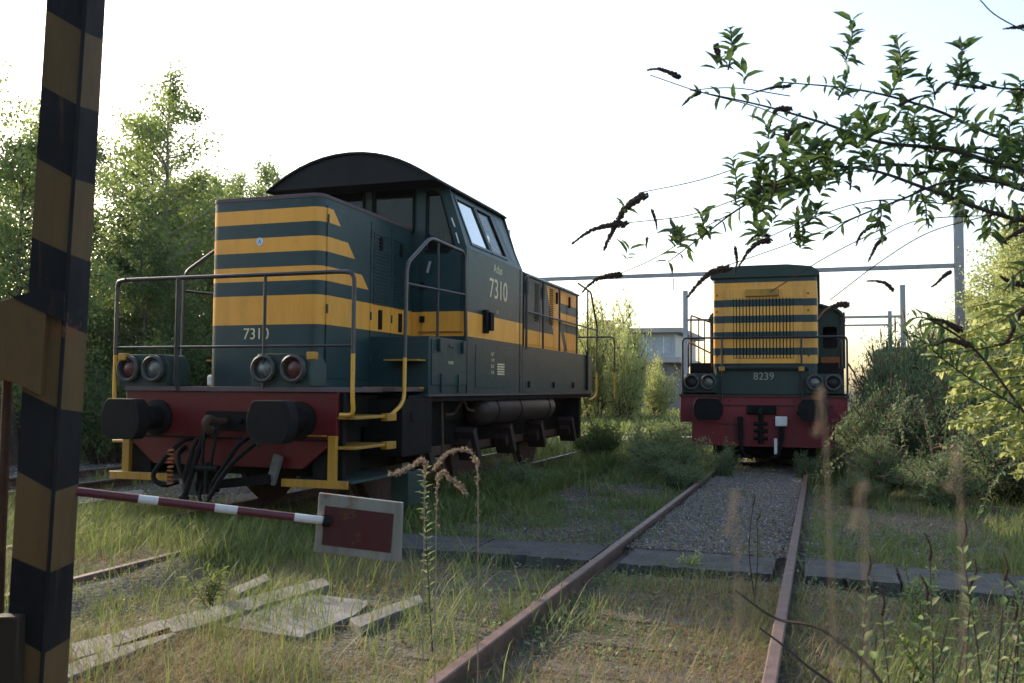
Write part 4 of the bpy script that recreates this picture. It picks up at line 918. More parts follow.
for i, (x, y, s, h, lab) in enumerate([
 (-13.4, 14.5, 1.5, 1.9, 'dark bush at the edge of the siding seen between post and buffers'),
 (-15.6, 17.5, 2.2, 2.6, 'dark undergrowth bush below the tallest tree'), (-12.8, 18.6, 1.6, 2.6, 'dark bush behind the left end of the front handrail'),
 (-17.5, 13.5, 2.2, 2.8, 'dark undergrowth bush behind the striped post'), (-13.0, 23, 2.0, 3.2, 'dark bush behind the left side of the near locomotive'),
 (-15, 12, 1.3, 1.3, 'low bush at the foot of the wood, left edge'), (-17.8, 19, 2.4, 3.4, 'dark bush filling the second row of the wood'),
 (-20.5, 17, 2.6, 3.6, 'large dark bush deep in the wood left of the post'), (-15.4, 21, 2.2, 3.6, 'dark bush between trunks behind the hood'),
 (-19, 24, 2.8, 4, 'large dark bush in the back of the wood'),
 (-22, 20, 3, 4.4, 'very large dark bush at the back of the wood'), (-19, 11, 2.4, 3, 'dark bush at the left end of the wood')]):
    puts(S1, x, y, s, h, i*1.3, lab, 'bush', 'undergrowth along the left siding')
# bushes round the far locomotive
for i, (x, y, s, h, lab) in enumerate([
 (1.75, 18.6, 1.15, 2.55, 'large grey green butterfly bush right beside the far locomotive with brown seed heads'),
 (1.0, 15.5, .85, 1.45, 'butterfly bush in front of the right buffer of the far locomotive'),
 (.75, 14.2, .55, .8, 'small scrubby bush in the grass before the right end of the red beam'), (1.5, 13.2, .7, .65, 'scrubby low bush in the grass on the right, in front of the thicket'), (.45, 13.0, .35, .4, 'tiny bush beside the right rail in front of the thicket'), (1.1, 17.0, .8, 2.0, 'bush pressed against the right side of the red buffer beam'), (3.6, 12.0, .8, .6, 'low scrub at the right edge below the pale leaves'), (.62, 15.6, .55, 1.3, 'small butterfly bush partly covering the right end of the red buffer beam'), (2.0, 15.4, 1.0, 1.75, 'butterfly bush in the middle of the right hand thicket'), (3.0, 13.6, .8, .9, 'low butterfly bush nearest the camera on the right bank'),
 (2.7, 16.6, 1.3, 2.1, 'wide grey green bush to the right of the far locomotive, in front of the mast'),
 (2.3, 14.2, 1.1, 1.15, 'low butterfly bush on the right bank in front of the large bush'),
 (3.6, 19.5, 1.6, 2.3, 'grey green bush further right, under the tall mast'),
 (3.6, 15.2, 1.2, 1.3, 'low dark bush behind the sunlit leaves on the right'),
 (1.3, 21.5, 1.0, 2.4, 'tall bush growing against the cab side of the far locomotive'),
 (2.9, 24.5, 1.5, 2.75, 'tall bush behind the large butterfly bush')]):
    puts(S2, x, y, s, h, i*1.9, lab, 'bush', 'bushes right of the far locomotive')
for i, (x, y, s, h, lab) in enumerate([
 (-2.35, 15.3, .75, .72, 'low green bush in front of the left side of the far locomotive'), (-2.9, 17.2, .8, .85, 'low green bush left of the red buffer beam'),
 (-3.1, 20.5, .9, .9, 'low green bush growing further back between the two tracks'), (-4.25, 17.9, .7, .95, 'dark bush at the rear corner of the near locomotive'),
 (-2.05, 14.0, .45, .45, 'small green weed clump beside the left rail near the far locomotive'), (-4.05, 12.2, .4, .5, 'dark weed clump beside the wheels of the near locomotive'),
 (-1.55, 15.7, .30, .62, 'small bush under the left buffer of the far locomotive'), (-.2, 15.9, .3, .5, 'small weed clump by the right rail under the far locomotive')]):
    o = puts(S1 if i in (3,) else S5, x, y, s, h, i*2.2, lab, 'bush', 'low bushes between the tracks')
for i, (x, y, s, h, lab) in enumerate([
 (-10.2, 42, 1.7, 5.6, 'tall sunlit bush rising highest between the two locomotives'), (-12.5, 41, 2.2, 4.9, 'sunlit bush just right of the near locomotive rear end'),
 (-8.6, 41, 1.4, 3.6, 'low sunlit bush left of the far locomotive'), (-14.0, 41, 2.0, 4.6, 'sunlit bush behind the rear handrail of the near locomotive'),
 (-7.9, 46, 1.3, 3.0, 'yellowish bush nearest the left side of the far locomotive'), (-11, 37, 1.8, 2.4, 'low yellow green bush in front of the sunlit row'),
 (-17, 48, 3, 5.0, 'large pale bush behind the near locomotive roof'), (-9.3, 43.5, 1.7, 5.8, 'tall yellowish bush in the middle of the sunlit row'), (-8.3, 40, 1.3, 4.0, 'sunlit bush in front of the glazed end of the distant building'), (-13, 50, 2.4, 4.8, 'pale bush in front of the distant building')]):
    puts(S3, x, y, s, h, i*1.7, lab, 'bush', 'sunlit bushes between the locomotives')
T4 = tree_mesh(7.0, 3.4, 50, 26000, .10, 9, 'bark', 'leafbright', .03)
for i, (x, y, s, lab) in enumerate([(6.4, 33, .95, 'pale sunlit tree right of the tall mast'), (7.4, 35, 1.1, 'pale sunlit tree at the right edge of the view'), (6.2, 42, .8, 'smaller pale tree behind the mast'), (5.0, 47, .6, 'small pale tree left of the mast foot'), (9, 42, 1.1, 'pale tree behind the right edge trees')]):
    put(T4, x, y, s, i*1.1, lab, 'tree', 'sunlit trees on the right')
for i, (x, y, s, h, lab) in enumerate([(4.9, 30, 1.6, 2.6, 'sunlit bush at the foot of the tall mast'), (5.3, 25, 1.7, 2.3, 'sunlit bush below the right edge trees'), (4.2, 20.5, 1.2, 1.6, 'sunlit bush behind the bright near leaves'), (4.2, 36, 1.6, 2.6, 'sunlit bush left of the tall mast')]):
    puts(S3, x, y, s, h, i*1.3+.5, lab, 'bush', 'sunlit bushes on the right')

def bramble(x, y, seed, lab):
    rnd = random.Random(seed); B = Vector((x, y, -.15)); P = empty('bramble', B); tag(P, lab, 'bramble', 'brambles in the right hand thicket'); m = MB(); lp = []
    for i in range(7):
        a = rnd.uniform(0, 6.28); L = rnd.uniform(.7, 1.5); H = rnd.uniform(.6, 1.5); d = Vector((math.cos(a), math.sin(a), 0)); p = catmull([Vector((0, 0, 0)), d*L*.25+Vector((0, 0, H*.8)), d*L*.6+Vector((0, 0, H)), d*L+Vector((0, 0, H*.6)), d*L*1.2+Vector((0, 0, H*.2))], 6); m.tube(p, .009, 5, r1=.003, caps=False); lp.append(p[4:])
    m.build('stems', plain('pale_dry_cane', (.16, .12, .08), .8) if 'pale_dry_cane' not in bpy.data.materials else bpy.data.materials['pale_dry_cane'], P)
    leaves_on(lp, P, 'leafgrey', .07, .07, 2, 1., OVAL_T, .6)
BRAMBLES = [(1.6, 14.6, 'pale arching bramble canes in the middle of the right hand thicket'), (2.6, 13.2, 'arching bramble canes low on the right, before the thicket'), (.9, 15.2, 'bramble canes reaching over the right buffer of the far locomotive'), (3.3, 14.8, 'bramble canes behind the pale leaves at the right'), (2.2, 16.6, 'bramble canes on top of the large butterfly bush')]
# ---- grass (stuff)
def grass(name, n, xr, yr, h, w, mat, dens, lean=.35, near_bias=True):
    x = RNG.uniform(*xr, n); u = RNG.uniform(0, 1, n)
    y = yr[0]*(yr[1]/yr[0])**u if near_bias else RNG.uniform(*yr, n)
    k = dens(x, y) > RNG.uniform(0, 1, n); x, y = x[k], y[k]
    # keep clear of rails and slabs
    on = np.zeros(len(x), bool)
    for X in (XR-G_, XR+G_, XL-G_, XL+G_, XF-G_, XF+G_): on |= (np.abs(x-X) < .05)
    on |= (y > 7.50) & (y < 8.26) & (x > -4.05) & (x < 3.2) & (RNG.uniform(0, 1, len(x)) > .05)
    on |= (y > 7.25) & (y <= 7.48) & (x > -1.6) & (RNG.uniform(0, 1, len(x)) > .25)
    x, y = x[~on], y[~on]; m = len(x); z = gz(x, y)-.01
    hh = h*RNG.uniform(.4, 1.25, m)*(.6+.8*vnoise(x, y, .9, 12)); az = RNG.uniform(0, 2*np.pi, m); l = RNG.uniform(0, lean, m)
    d = np.stack([np.cos(az)*l, np.sin(az)*l, np.ones(m)], -1); d = unit(d); ww = np.stack([-np.sin(az), np.cos(az), np.zeros(m)], -1)
    c = unit(np.stack([np.cos(az), np.sin(az), -l], -1)); pos = np.stack([x, y, z], -1)
    wid = w*RNG.uniform(.6, 1.4, m)[:, None]*np.clip(y/6, .8, 4)[:, None]
    tag(inst_mesh(name, BLADE_T[0], BLADE_T[1], pos, d*hh[:, None], ww*wid, c*hh[:, None], MT[mat]), kind='stuff')
def inbed(x, y): return (np.abs(x-XR) < .8) & (y > 8.2)
def clump(x, y, s, a, b, seed): return np.clip((vnoise(x, y, s, seed)-a)/(b-a), 0, 1)
def d_green(x, y):
    d = clump(x, y, .8, .35, .6, 31)*(.12+.88*clump(x, y, 4.5, .4, .7, 32)); fore = y < 7.4
    d = np.where(fore & (x > -2.0) & (x < .2), d*.75, d); d = np.where(inbed(x, y), d*.06, d)
    d = np.where((x < -7.9) & (y > 9.5), d*.25, d)
    return d
grass('short_green_grass', 230000, (-11, 4.5), (2.3, 24), .17, .0048, 'grass', d_green)
def d_tall(x, y):
    d = clump(x, y, .7, .45, .7, 41)*clump(x, y, 5, .55, .8, 42); d = np.where((y < 7.3) & (x > -1.7) & (x < .2), d*.15, d); return np.where(inbed(x, y), 0, d)
grass('tall_green_grass', 110000, (-11, 4.5), (2.3, 22), .34, .0065, 'grass', d_tall, .55)
grass('grass_beside_locomotive', 26000, (-4.75, -3.7), (8.6, 19), .30, .009, 'grass', lambda x, y: .1+.8*clump(x, y, 1.2, .4, .75, 51), .5, False)
grass('grass_before_locomotive', 26000, (-8.5, -4.3), (6.3, 9.2), .20, .006, 'grass', lambda x, y: .12+.75*clump(x, y, 1.4, .3, .7, 52), .5, False)
def d_dry(x, y):
    d = clump(x, y, .9, .35, .65, 61); d = np.where(y > 7.4, d*.3, d); return np.where(inbed(x, y), d*.03, d)
grass('dry_grass', 230000, (-6.5, 4.2), (2.3, 15), .12, .0036, 'drygrass', d_dry, 1.6)
grass('tufts_at_the_slabs', 9000, (-4.1, 3.2), (7.2, 8.5), .26, .005, 'grass', lambda x, y: clump(x, y, 3, .6, .8, 77)*(np.minimum(np.abs(y-7.47), np.abs(y-8.28)) < .06)*3, .7, False)
grass('thin_grass_between_tracks', 26000, (-4.6, -1.85), (8.3, 20), .16, .005, 'grass', lambda x, y: clump(x, y, 2.2, .5, .75, 78), .7)
grass('verge_grass', 60000, (-.1, 5.5), (8.3, 22), .12, .0045, 'grass', lambda x, y: clump(x, y, .7, .4, .7, 71)*(.15+.85*clump(x, y, 4, .4, .7, 72)), .7)
grass('far_grass', 60000, (-16, 9), (19, 60), .35, .02, 'grass', lambda x, y: np.where(np.abs(x-XR) < 1.5, .1, .3+.5*clump(x, y, .3, .3, .6, 81)), .6)
# small broad-leaved weeds as ground cover
def weeds():
    n = 42000; x = RNG.uniform(-4.6, 4.8, n); y = 2.6*(22/2.6)**RNG.uniform(0, 1, n)
    d = clump(x, y, 1.1, .48, .75, 91); d = np.where(inbed(x, y), d*.05, d); d = np.where((x < -1.7) & (y < 7.5), d*.4, d); d = np.where((y > 7.45) & (y < 8.3), 0, d); k = d > RNG.uniform(0, 1, n); x, y = x[k], y[k]
    n = len(x); z = gz(x, y)+np.abs(RNG.normal(size=n))*.045; dd = RNG.normal(size=(n, 3)); dd[:, 2] = np.abs(dd[:, 2])*.5; A, B, C = basis(dd, np.tile([[0, 0, 1.]], (n, 1))+RNG.normal(size=(n, 3))*.3)
    s = RNG.uniform(.02, .05, n)[:, None]; tag(inst_mesh('ground_weeds', LEAF_T[0], LEAF_T[1], np.stack([x, y, z], -1), A*s, B*s*.6, C*s, MT['leafgrey']), kind='stuff')
weeds()
def litter():
    n = 26000; x = RNG.uniform(-6.5, 4, n); y = 2.3*(14/2.3)**RNG.uniform(0, 1, n); z = gz(x, y)+.008+RNG.uniform(0, .02, n)
    z = np.where((y > 7.5) & (y < 8.24) & (x > -4) & (x < 3.2), -.045, z); d = RNG.normal(size=(n, 3)); d[:, 2] *= .25; A, B, C = basis(d, np.tile([[0, 0, 1.]], (n, 1))+RNG.normal(size=(n, 3))*.4)
    s = RNG.uniform(.012, .038, n)[:, None]; w = RNG.uniform(.15, .7, n)[:, None]; tag(inst_mesh('leaf_litter', LEAF_T[0], LEAF_T[1], np.stack([x, y, z], -1), A*s, B*s*w, C*s, leafmat('dead_leaves', [(.10, .05, .025), (.16, .09, .045), (.22, .15, .08), (.07, .045, .03)], .15, .8, (.25, .14, .06))), kind='stuff')
    n = 9000; x = RNG.uniform(-6.5, 4, n); y = 2.3*(14/2.3)**RNG.uniform(0, 1, n); z = gz(x, y)+.015; d = RNG.normal(size=(n, 3)); d[:, 2] = np.abs(d[:, 2])*.2; A, B, C = basis(d); s = RNG.uniform(.05, .22, n)[:, None]
    tag(inst_mesh('dead_straw', BLADE_T[0], BLADE_T[1], np.stack([x, y, z], -1), A*s, B*.004, C*s*.4, MT['drygrass']), kind='stuff')
litter()

# ------------------------------------------------ near plants, built stem by stem
def leaves_on(paths, parent, mat, size, spacing, per, spread, tmpl=LANCE_T, wr=.36, name='foliage', droop=.1, start=0.):
    pos, dirs = [], []
    for pth in paths:
        L = 0; acc = random.random()*spacing; tot = sum((pth[i+1]-pth[i]).length for i in range(len(pth)-1))
        for i in range(len(pth)-1):
            seg = pth[i+1]-pth[i]; l = seg.length; t = acc
            while t < l:
                if (L+t)/tot >= start:
                    p = pth[i]+seg*(t/l); a0 = random.uniform(0, 6.28)
                    for k in range(per):
                        a = a0+6.283*k/per+random.uniform(-.3, .3); s = seg.normalized(); n1 = s.orthogonal().normalized(); n2 = s.cross(n1); d = s*random.uniform(.2, .9)+(n1*math.cos(a)+n2*math.sin(a))*spread+Vector((0, 0, random.uniform(-.1, .3)-droop)); pos.append(p); dirs.append(d.normalized())
                t += spacing*random.uniform(.7, 1.3)
            acc = t-l; L += l
    n = len(pos); pos = np.array(pos); A, B, C = basis(np.array(dirs), np.array([[0, 0, 1.]]*n)+RNG.normal(size=(n, 3))*.35); C = -C if False else C
    sz = size*RNG.uniform(.55, 1.25, n)[:, None]; return inst_mesh(name, tmpl[0], tmpl[1], pos, A*sz, B*sz*wr, C*sz, MT[mat], parent, smooth=True)
for i_, (x_, y_, l_) in enumerate(BRAMBLES): bramble(x_, y_, 40+i_, l_)
def seed_head(path, r, parent, base):
    """a curved spike of small dry capsules"""
    P = catmull([p-base for p in path], 8); m = MB(); n = len(P); rnd = random.Random(len(P)+int(path[0].x*1000)); m.tube(P, r*.8, 6, r1=r*.2)
    L = sum((P[i+1]-P[i]).length for i in range(n-1)); cnt = max(30, int(L/r*26))
    for k in range(cnt):
        t = k/cnt; f = t*(n-1); i = min(int(f), n-2); p = P[i].lerp(P[i+1], f-i); rr = r*1.25*(1-.72*t)*(.55+.45*rnd.random())*(1 if rnd.random() > .15*t*4 else .3); a = rnd.uniform(0, 6.28); dv = Vector((math.cos(a), .5*rnd.uniform(-1, 1), math.sin(a))); q = p+dv*rr*.8; s = r*.38*(1.05-.4*t)*rnd.uniform(.7, 1.4)
        m.add([q+Vector(v)*s for v in ((1, 0, 0), (-1, 0, 0), (0, 1, 0), (0, -1, 0), (0, 0, 1), (0, 0, -1))], [(0, 2, 4), (2, 1, 4), (1, 3, 4), (3, 0, 4), (2, 0, 5), (1, 2, 5), (3, 1, 5), (0, 3, 5)])
    return m.build('seed_head', MT['seed'], parent, smooth=False)
def buddleia():
    root = at(1330, 700, 3.3); root.z = -.15; P = empty('butterfly_bush', root); tag(P, 'overhanging butterfly bush branches with green leaves and dark drooping seed heads at the top right', 'bush'); B = root
    m = MB(); leafp = []
    def br(pts, r0, r1, lv=True):
        p = catmull([at(x, y, d) if not isinstance(x, Vector) else x for x, y, d in pts], 6); p = [q-B for q in p]; m.tube(p, r0, 6, r1=r1, caps=False)
        if lv: leafp.append(p)
        return p
    for p in [[(1330, 700, 3.3), (1310, 420, 3.2), (1250, 300, 3.2), (1120, 230, 3.3)]]: br(p, .022, .012, False)
    m.tube([q-B for q in catmull([root, at(1320, 560, 3.25), at(1290, 360, 3.2)], 6)], .03, 8, r1=.018)
    m.tube([q-B for q in catmull([root+Vector((.05, 0, 0)), at(1340, 460, 3.5), at(1290, 200, 3.6), at(1200, 120, 3.6)], 6)], .026, 8, r1=.012)
    big = [
      [(1250, 320, 3.2), (1100, 220, 3.3), (1024, 190, 3.4), (960, 172, 3.5), (880, 165, 3.5), (800, 180, 3.5), (745, 205, 3.5), (700, 238, 3.5), (668, 262, 3.6)],
      [(1200, 120, 3.6), (1110, 110, 3.6), (1024, 142, 3.6), (930, 108, 3.7), (860, 90, 3.7), (780, 82, 3.7)],
      [(1250, 320, 3.2), (1090, 240, 3.2), (1000, 215, 3.3), (930, 190, 3.3), (870, 170, 3.3), (810, 168, 3.4), (760, 190, 3.4)],
      [(1200, 150, 3.5), (1060, 175, 3.4), (950, 150, 3.4), (880, 142, 3.4), (820, 122, 3.5), (760, 105, 3.6), (690, 90, 3.6)],
      [(1150, 210, 3.4), (1024, 165, 3.5), (940, 145, 3.5), (870, 130, 3.6)],
      [(1060, 190, 3.3), (960, 180, 3.3), (900, 200, 3.3), (850, 220, 3.3), (830, 235, 3.3)],
      [(1130, 110, 3.5), (1060, 92, 3.4), (1000, 88, 3.4), (975, 80, 3.4)]]
    for i, p in enumerate(big): br(p, .011 if i < 4 else .007, .0025)
    stemleaf = list(leafp); leafp.clear()
    # short upright leafy shoots
    shoots = [(728, 70, 730, 28), (845, 62, 852, 20), (838, 100, 846, 72), (900, 82, 896, 38), (890, 95, 900, 62), (955, 90, 962, 42), (975, 92, 958, 70), (735, 205, 732, 160), (760, 185, 757, 150), (808, 195, 806, 150), (790, 240, 800, 225), (805, 225, 820, 205), (840, 150, 845, 120), (870, 140, 862, 108), (905, 140, 915, 110),
              (930, 170, 935, 130), (1000, 170, 1010, 120), (1015, 110, 1020, 80), (825, 180, 822, 140), (780, 165, 785, 130), (880, 200, 876, 232), (920, 190, 926, 226), (960, 190, 962, 222), (850, 190, 846, 165), (985, 200, 990, 235), (1012, 200, 1018, 228), (680, 245, 676, 228), (702, 240, 700, 215), (770, 200, 775, 170), (935, 100, 925, 75)]
    for x, y, x2, y2 in shoots:
        d = 3.4+random.uniform(-.15, .2); p = [at(x, y, d)-B, at((x+x2)/2+3, (y+y2)/2, d)-B, at(x2, y2, d-.02)-B]; m.tube(catmull(p, 4), .004, 5, r1=.002, caps=False); leafp.append(catmull(p, 4))
    thin = [[(650, 75, 3.7), (700, 92, 3.7), (760, 108, 3.7), (810, 130, 3.6)], [(638, 193, 3.5), (700, 180, 3.5), (760, 160, 3.5)], [(626, 223, 3.5), (690, 215, 3.5), (745, 196, 3.5)], [(612, 277, 3.6), (655, 258, 3.6), (700, 230, 3.6), (730, 214, 3.6)],
            [(720, 268, 3.4), (800, 240, 3.4), (860, 215, 3.4), (900, 200, 3.4)], [(762, 240, 3.5), (820, 215, 3.4), (880, 200, 3.4), (960, 205, 3.3)], [(875, 240, 3.4), (920, 220, 3.4), (1000, 215, 3.3)], [(1003, 238, 3.2), (1060, 232, 3.2), (1130, 250, 3.2)],
            [(980, 0, 3.2), (1000, 18, 3.2), (1060, 50, 3.2), (1150, 110, 3.4)], [(830, 300, 3.3), (880, 262, 3.3), (930, 232, 3.3), (990, 215, 3.3)], [(770, 292, 3.3), (830, 255, 3.3), (890, 225, 3.3)], [(1020, 238, 3.1), (1080, 225, 3.1), (1150, 240, 3.2)], [(690, 90, 3.6), (735, 88, 3.7), (790, 96, 3.7)]]
    for p in thin: br(p, .0022, .0026, False)
    m.build('branches', MT['twig'], P)
    extra = [[at(x, y, 3.5)-B, at(x+4, y-12, 3.5)-B] for x, y in ((677, 245), (708, 240), (625, 262), (622, 215), (800, 250), (675, 250), (742, 85), (716, 72), (798, 248), (770, 230))]
    rr = random.Random(3)
    for _ in range(72):
        t = rr.random(); cx = 745+290*t; cy = 212-92*t**.8+rr.gauss(0, 21)+(22 if t > .6 else 0); d = 3.45+rr.gauss(0, .15); extra.append([at(cx, cy, d)-B, at(cx+rr.uniform(-14, 14), cy-rr.uniform(5, 24), d)-B])
    leafp += [catmull(e, 4) for e in extra]; leaves_on(leafp, P, 'leafbud', .074, .015, 2, .95, wr=.36); leaves_on(stemleaf, P, 'leafbud', .065, .055, 2, .95, wr=.36)
    heads = [([(645, 195), (628, 206), (617, 222), (608, 240), (604, 250)], .016, 3.5), ([(626, 224), (606, 226), (588, 232), (572, 244)], .013, 3.5), ([(679, 77), (668, 72), (658, 69), (647, 70)], .011, 3.7),
             ([(728, 268), (712, 272), (698, 284), (688, 297)], .014, 3.4), ([(620, 275), (608, 276), (594, 281), (582, 292)], .012, 3.6), ([(770, 240), (758, 243), (748, 252), (738, 268)], .012, 3.4), ([(768, 235), (756, 236), (745, 245)], .009, 3.5),
             ([(790, 109), (778, 109), (771, 120), (768, 138)], .011, 3.5), ([(808, 124), (793, 130), (784, 145), (787, 165), (790, 178)], .012, 3.4), ([(792, 180), (775, 186), (755, 193), (742, 204)], .017, 3.4),
             ([(880, 224), (869, 228), (860, 236), (856, 246)], .009, 3.4), ([(885, 238), (878, 243), (872, 254), (868, 262)], .009, 3.4), ([(893, 290), (885, 283), (875, 281), (867, 281)], .008, 3.3), ([(1030, 26), (1018, 27), (1003, 29)], .009, 3.2),
             ([(1032, 215), (1020, 219), (1004, 226)], .009, 3.1), ([(1030, 228), (1018, 232), (1002, 243)], .011, 3.1), ([(847, 305), (838, 305), (826, 311), (818, 321)], .012, 3.3), ([(950, 272), (944, 276), (936, 284), (931, 287)], .008, 3.3),
             ([(735, 248), (737, 262), (734, 275)], .007, 3.5), ([(652, 210), (656, 222), (657, 230)], .007, 3.5), ([(647, 238), (646, 250)], .006, 3.5), ([(700, 92), (690, 98), (682, 106)], .009, 3.6), ([(985, 88), (965, 86), (945, 82)], .007, 3.4), ([(790, 86), (770, 88), (745, 96)], .007, 3.7), ([(716, 45), (719, 58), (722, 66)], .013, 3.7), ([(1000, 150), (985, 148), (970, 150)], .006, 3.4), ([(925, 172), (915, 176), (905, 184)], .007, 3.4), ([(900, 105), (915, 98), (940, 92)], .007, 3.5)]
    for pts, r, d in heads: seed_head([at(x, y, d) for x, y in pts], r, P, B)
buddleia()
def right_shrub():
    root = at(1150, 640, 4.6); root.z = -.15; B = root; P = empty('young_poplar', root); tag(P, 'sunlit pale green leafy branches hanging in at the right edge, below the mast', 'bush'); m = MB(); lp = []
    m.tube([q-B for q in catmull([root, at(1160, 500, 4.6), at(1150, 330, 4.6), at(1140, 250, 4.6)], 6)], .03, 8, r1=.012)
    rnd = random.Random(5)
    ends = [(930, 352), (938, 372), (948, 398), (958, 425), (985, 440), (1005, 455), (1015, 475), (950, 340), (975, 318), (990, 350), (960, 378), (985, 395), (1005, 415), (1020, 440), (1000, 320), (1015, 360), (970, 410), (1012, 300), (1035, 470), (1030, 330), (1010, 385), (1040, 400), (1030, 280)]
    ends += [(x+rnd.uniform(-8, 22), y+rnd.uniform(-18, 18)) for x, y in ends]
    for x, y in ends:
        d = 4.5+rnd.uniform(-.35, .35); s = (1148+rnd.uniform(-8, 8), y-60-rnd.uniform(0, 60)+90); mx = (s[0]+x)/2; p = catmull([at(s[0], max(250, s[1]), 4.6)-B, at(mx, (s[1]+y)/2-22, d)-B, at(x, y, d)-B], 8); m.tube(p, .006, 5, r1=.002, caps=False); lp.append(p[5:])
    m.build('branches', MT['twig'], P); leaves_on(lp, P, 'leafbright', .040, .011, 2, 1.0, OVAL_T, .75, droop=.45)
right_shrub()
def arching_stem():
    root = at(1120, 560, 3.6); root.z = -.15; B = root; P = empty('butterfly_bush', root); tag(P, 'arching butterfly bush stem with narrow leaves in front of the tall mast', 'bush'); m = MB()
    st = [[root, at(1110, 480, 3.6), at(1024, 412, 3.5), at(960, 372, 3.5), at(915, 335, 3.5)], [root, at(1120, 400, 3.6), at(1060, 330, 3.5), at(1000, 345, 3.5), at(945, 355, 3.5)], [at(1024, 412, 3.5), at(975, 350, 3.5), at(930, 320, 3.45), at(912, 318, 3.45)],
          [root, at(1150, 360, 3.4), at(1090, 300, 3.4), at(1040, 300, 3.4), at(1000, 322, 3.4)], [root, at(1150, 330, 3.3), at(1100, 280, 3.3), at(1030, 268, 3.3), at(1005, 290, 3.3)]]
    lp = []
    for s in st: p = [q-B for q in catmull(s, 8)]; m.tube(p, .006, 6, r1=.0025, caps=False); lp.append(p[len(p)//2:])
    m.build('branches', MT['twig'], P); leaves_on(lp, P, 'leafbud', .075, .022, 2, .9, wr=.26, name='foliage')
    for pts in ([(960, 330), (945, 322), (928, 318)], [(1030, 305), (1018, 318), (1008, 340), (1000, 345)], [(968, 345), (950, 340), (936, 345)], [(1024, 285), (1010, 282), (1000, 276)]): seed_head([at(x, y, 3.45) for x, y in pts], .012, P, B)
arching_stem()
# foreground stems lower right
def stem_plant(name, base, tops, r, leafm, lsize, spacing, label, cat='plant', heads=0, group=None, wr=.35, tmpl=LANCE_T, start=.1, per=2):
    P = empty(name, base); tag(P, label, cat, group); m = MB(); lp = []
    for t in tops:
        t = Vector(t)-base; mid = t*.5+Vector((random.uniform(-.05, .05), random.uniform(-.05, .05), .03)); p = catmull([Vector((random.uniform(-.03, .03), random.uniform(-.03, .03), 0)), mid, t], 6); m.tube(p, r, 6, r1=r*.4, caps=False); lp.append(p)
    m.build('stem', MT['twig'], P)
    if leafm: leaves_on(lp, P, leafm, lsize, spacing, per, .9, tmpl, wr, droop=0, start=start)
    for k in range(heads):
        p = lp[k % len(lp)]; e = p[-1]+base; e2 = e+Vector((random.uniform(-.03, .03), random.uniform(-.02, .02), .09)); seed_head([e, e.lerp(e2, .5)+Vector((.01, 0, 0)), e2], .005, P, base)
    return P
def gp(x, y): p = at(x, y, Z=-.15); return p
b = gp(428, 655); stem_plant('tall_weed', b, [at(424, 470, (b-Vector((0, 0, CAM_H))).dot(CF))], .004, 'leafgrey', .055, .034, 'tall thin leafy weed standing right of the barrier sign', 'weed', wr=.22, per=3)
b = gp(210, 608); stem_plant('leafy_weed', b, [b+Vector((random.uniform(-.12, .12), random.uniform(-.1, .1), random.uniform(.18, .3))) for _ in range(7)], .003, 'grass', .07, .025, 'small leafy weed in the grass above the long timber beam', 'weed', wr=.22)
b = gp(690, 575); stem_plant('leafy_weed', b, [b+Vector((random.uniform(-.10, .10), random.uniform(-.1, .1), random.uniform(.08, .2))) for _ in range(6)], .003, 'leafbright', .05, .02, 'pale green weed growing at the slab between the two foreground rails', 'weed', wr=.4)
b = gp(755, 605); stem_plant('dead_stalk', b, [at(753, 505, (b-Vector((0, 0, CAM_H))).dot(CF)), at(757, 520, (b-Vector((0, 0, CAM_H))).dot(CF))], .006, None, 0, 1, 'thin brown dead stalk standing just left of the right foreground rail', 'stalk', heads=2)
b = gp(672, 482); stem_plant('leafy_weed', b, [b+Vector((random.uniform(-.1, .1), random.uniform(-.1, .1), random.uniform(.2, .4))) for _ in range(6)], .004, 'grass', .09, .03, 'bright green weed beside the far end of the left foreground rail', 'weed', wr=.28)
for i, (x, y, tx, ty, lab) in enumerate([(905, 720, 930, 560, 'dark bare stem, leftmost of the three behind the slab end'), (968, 720, 962, 545, 'dark upright stem in the lower right corner'), (985, 720, 1005, 580, 'leaning dark stem beside the lower right corner'), (1010, 735, 1030, 560, 'dark stem at the lower right edge of the view'), (880, 730, 868, 575, 'dark stalk with a seed head standing right of the rail')]):
    b = at(x, y, 2.9); b.z = -.15; stem_plant('young_shrub', b, [at(tx, ty, 3.0), at(tx+random.uniform(-18, 18), ty+40, 3.05), at(tx+random.uniform(-30, 30), ty+60, 2.95)], .005, 'leafgrey', .045, .05, lab, 'plant', heads=2, group='dark stems at the lower right', wr=.42, tmpl=OVAL_T, start=.2)
def trailing():
    a = at(735, 590, 2.7); root = at(960, 790, 2.4); root.z = -.15; P = empty('bramble_runner', root); tag(P, 'dark trailing stem crossing the right foreground rail diagonally', 'plant'); m = MB()
    m.tube([q-root for q in catmull([root, at(900, 720, 2.4), at(830, 635, 2.55), at(775, 618, 2.65), a], 8)], .007, 6, r1=.003)
    m.tube([q-root for q in catmull([root, at(880, 740, 2.5), at(800, 660, 2.6), at(760, 628, 2.65)], 8)], .006, 6, r1=.003); m.build('stem', MT['twig'], P)
trailing()
# leafy weeds at the lower right in front of the slab
for i in range(12):
    x = random.uniform(.15, 1.5); y = random.uniform(4.3, 7.2); b = Vector((x, y, -.15))
    stem_plant('leafy_weed', b, [b+Vector((random.uniform(-.12, .12), random.uniform(-.1, .1), random.uniform(.12, .34))) for _ in range(5)], .003, 'leafgrey' if i % 2 else 'grass', .05, .028, 'small leafy weed among those covering the ground in front of the slabs on the right', 'weed', group='weeds before the right hand slabs', wr=.5, tmpl=OVAL_T)
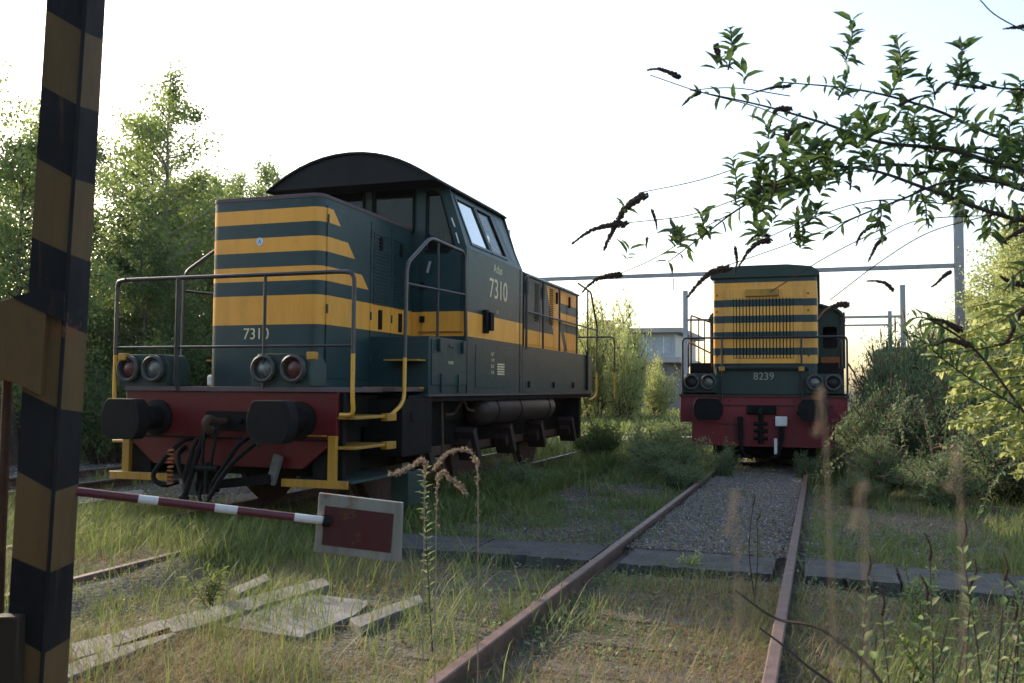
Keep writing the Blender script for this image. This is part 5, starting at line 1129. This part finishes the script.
# grass plumes close to the lens
def plume(base, top, droop, label, r=.014, cnt=260):
    P = empty('grass_plume', base); tag(P, label, 'grass plume', 'dry grass plumes'); p = [q-base for q in catmull([base, base.lerp(top, .55)+Vector((0, 0, .06)), top, top+droop], 8)]; m = MB(); m.tube(p, .0005, 5, r1=.0004); m.build('stalk', MT['plume'], P)
    k = int(len(p)*.62); pts = p[k:]; n = cnt; t = RNG.uniform(0, len(pts)-1.001, n); i = t.astype(int); A_ = np.array([tuple(q) for q in pts]); pos = A_[i]+(A_[np.minimum(i+1, len(pts)-1)]-A_[i])*(t-i)[:, None]+RNG.normal(size=(n, 3))*r*.45
    d = np.tile(np.array(pts[-1]-pts[0])[None], (n, 1)); d = unit(d)+RNG.normal(size=(n, 3))*.5; A, B, C = basis(d); s = r*RNG.uniform(.8, 1.6, n)[:, None]; inst_mesh('seed_plume', LEAF_T[0], LEAF_T[1], pos, A*s, B*s*.35, C*s, MT['plume'], P)
def arc_plume(pts, D, label):
    base = at(pts[0][0], 720, D); base.z = -.15; P = empty('grass_plume', base); tag(P, label, 'grass plume', 'dry grass plumes')
    q = [p-base for p in catmull([base]+[at(x, y, D) for x, y in pts], 10)]; m = MB(); m.tube(q, .0018, 5, r1=.001); m.build('stalk', MT['plume'], P)
    pts_ = q[10:]; n = 420; t = RNG.uniform(0, len(pts_)-1.001, n); i = t.astype(int); A_ = np.array([tuple(v) for v in pts_]); pos = A_[i]+(A_[i+1]-A_[i])*(t-i)[:, None]+RNG.normal(size=(n, 3))*.003
    d = unit(A_[i+1]-A_[i])+RNG.normal(size=(n, 3))*.45; A, B, C = basis(d); s_ = .008*RNG.uniform(.7, 1.4, n)[:, None]; inst_mesh('seed_plume', LEAF_T[0], LEAF_T[1], pos, A*s_, B*s_*.35, C*s_, MT['plume'], P)
arc_plume([(478, 520), (474, 458), (458, 450), (444, 456), (435, 468)], 2.6, 'brown dry grass plume arching in front of the locomotive wheels')
arc_plume([(424, 530), (425, 464), (412, 466), (400, 472), (390, 474)], 2.5, 'brown dry grass plume over the step box of the near locomotive')
arc_plume([(436, 530), (440, 475), (450, 478), (460, 486), (466, 494)], 2.55, 'short drooping dry grass plume right of the step box')
for i, (x, y, tx, ty, D, lab) in enumerate([(880, 1200, 828, 490, .5, 'blurred pale grass plume close to the camera beside the right rail'), (850, 1300, 866, 590, .45, 'blurred pale grass plume low beside the right foreground rail'), (960, 1300, 962, 545, .5, 'blurred pale grass plume in front of the right end of the slabs'), (735, 1200, 738, 590, .5, 'blurred pale grass stalk between the foreground rails')]):
    b = at(x, y, D); b.z = -.15; plume(b, at(tx, ty, D), Vector((-.006, 0, .03)), lab, .0024, 34)
bpy.context.view_layer.update()

# ------------------------------------------------ hazy evening air
hm = MB().box(-60, 60, -8, 140, -1.2, 22).build('haze', None or MT['glass'], smooth=False)
hz = bpy.data.materials.new('evening_haze'); hz.use_nodes = True; hz.node_tree.nodes.remove(hz.node_tree.nodes['Principled BSDF'])
pv = hz.node_tree.nodes.new('ShaderNodeVolumePrincipled'); pv.inputs['Color'].default_value = (.95, .97, 1, 1); pv.inputs['Density'].default_value = .00012; pv.inputs['Anisotropy'].default_value = .35
hz.node_tree.links.new(pv.outputs[0], hz.node_tree.nodes['Material Output'].inputs['Volume']); hm.data.materials.clear(); hm.data.materials.append(hz); tag(hm, kind='stuff')
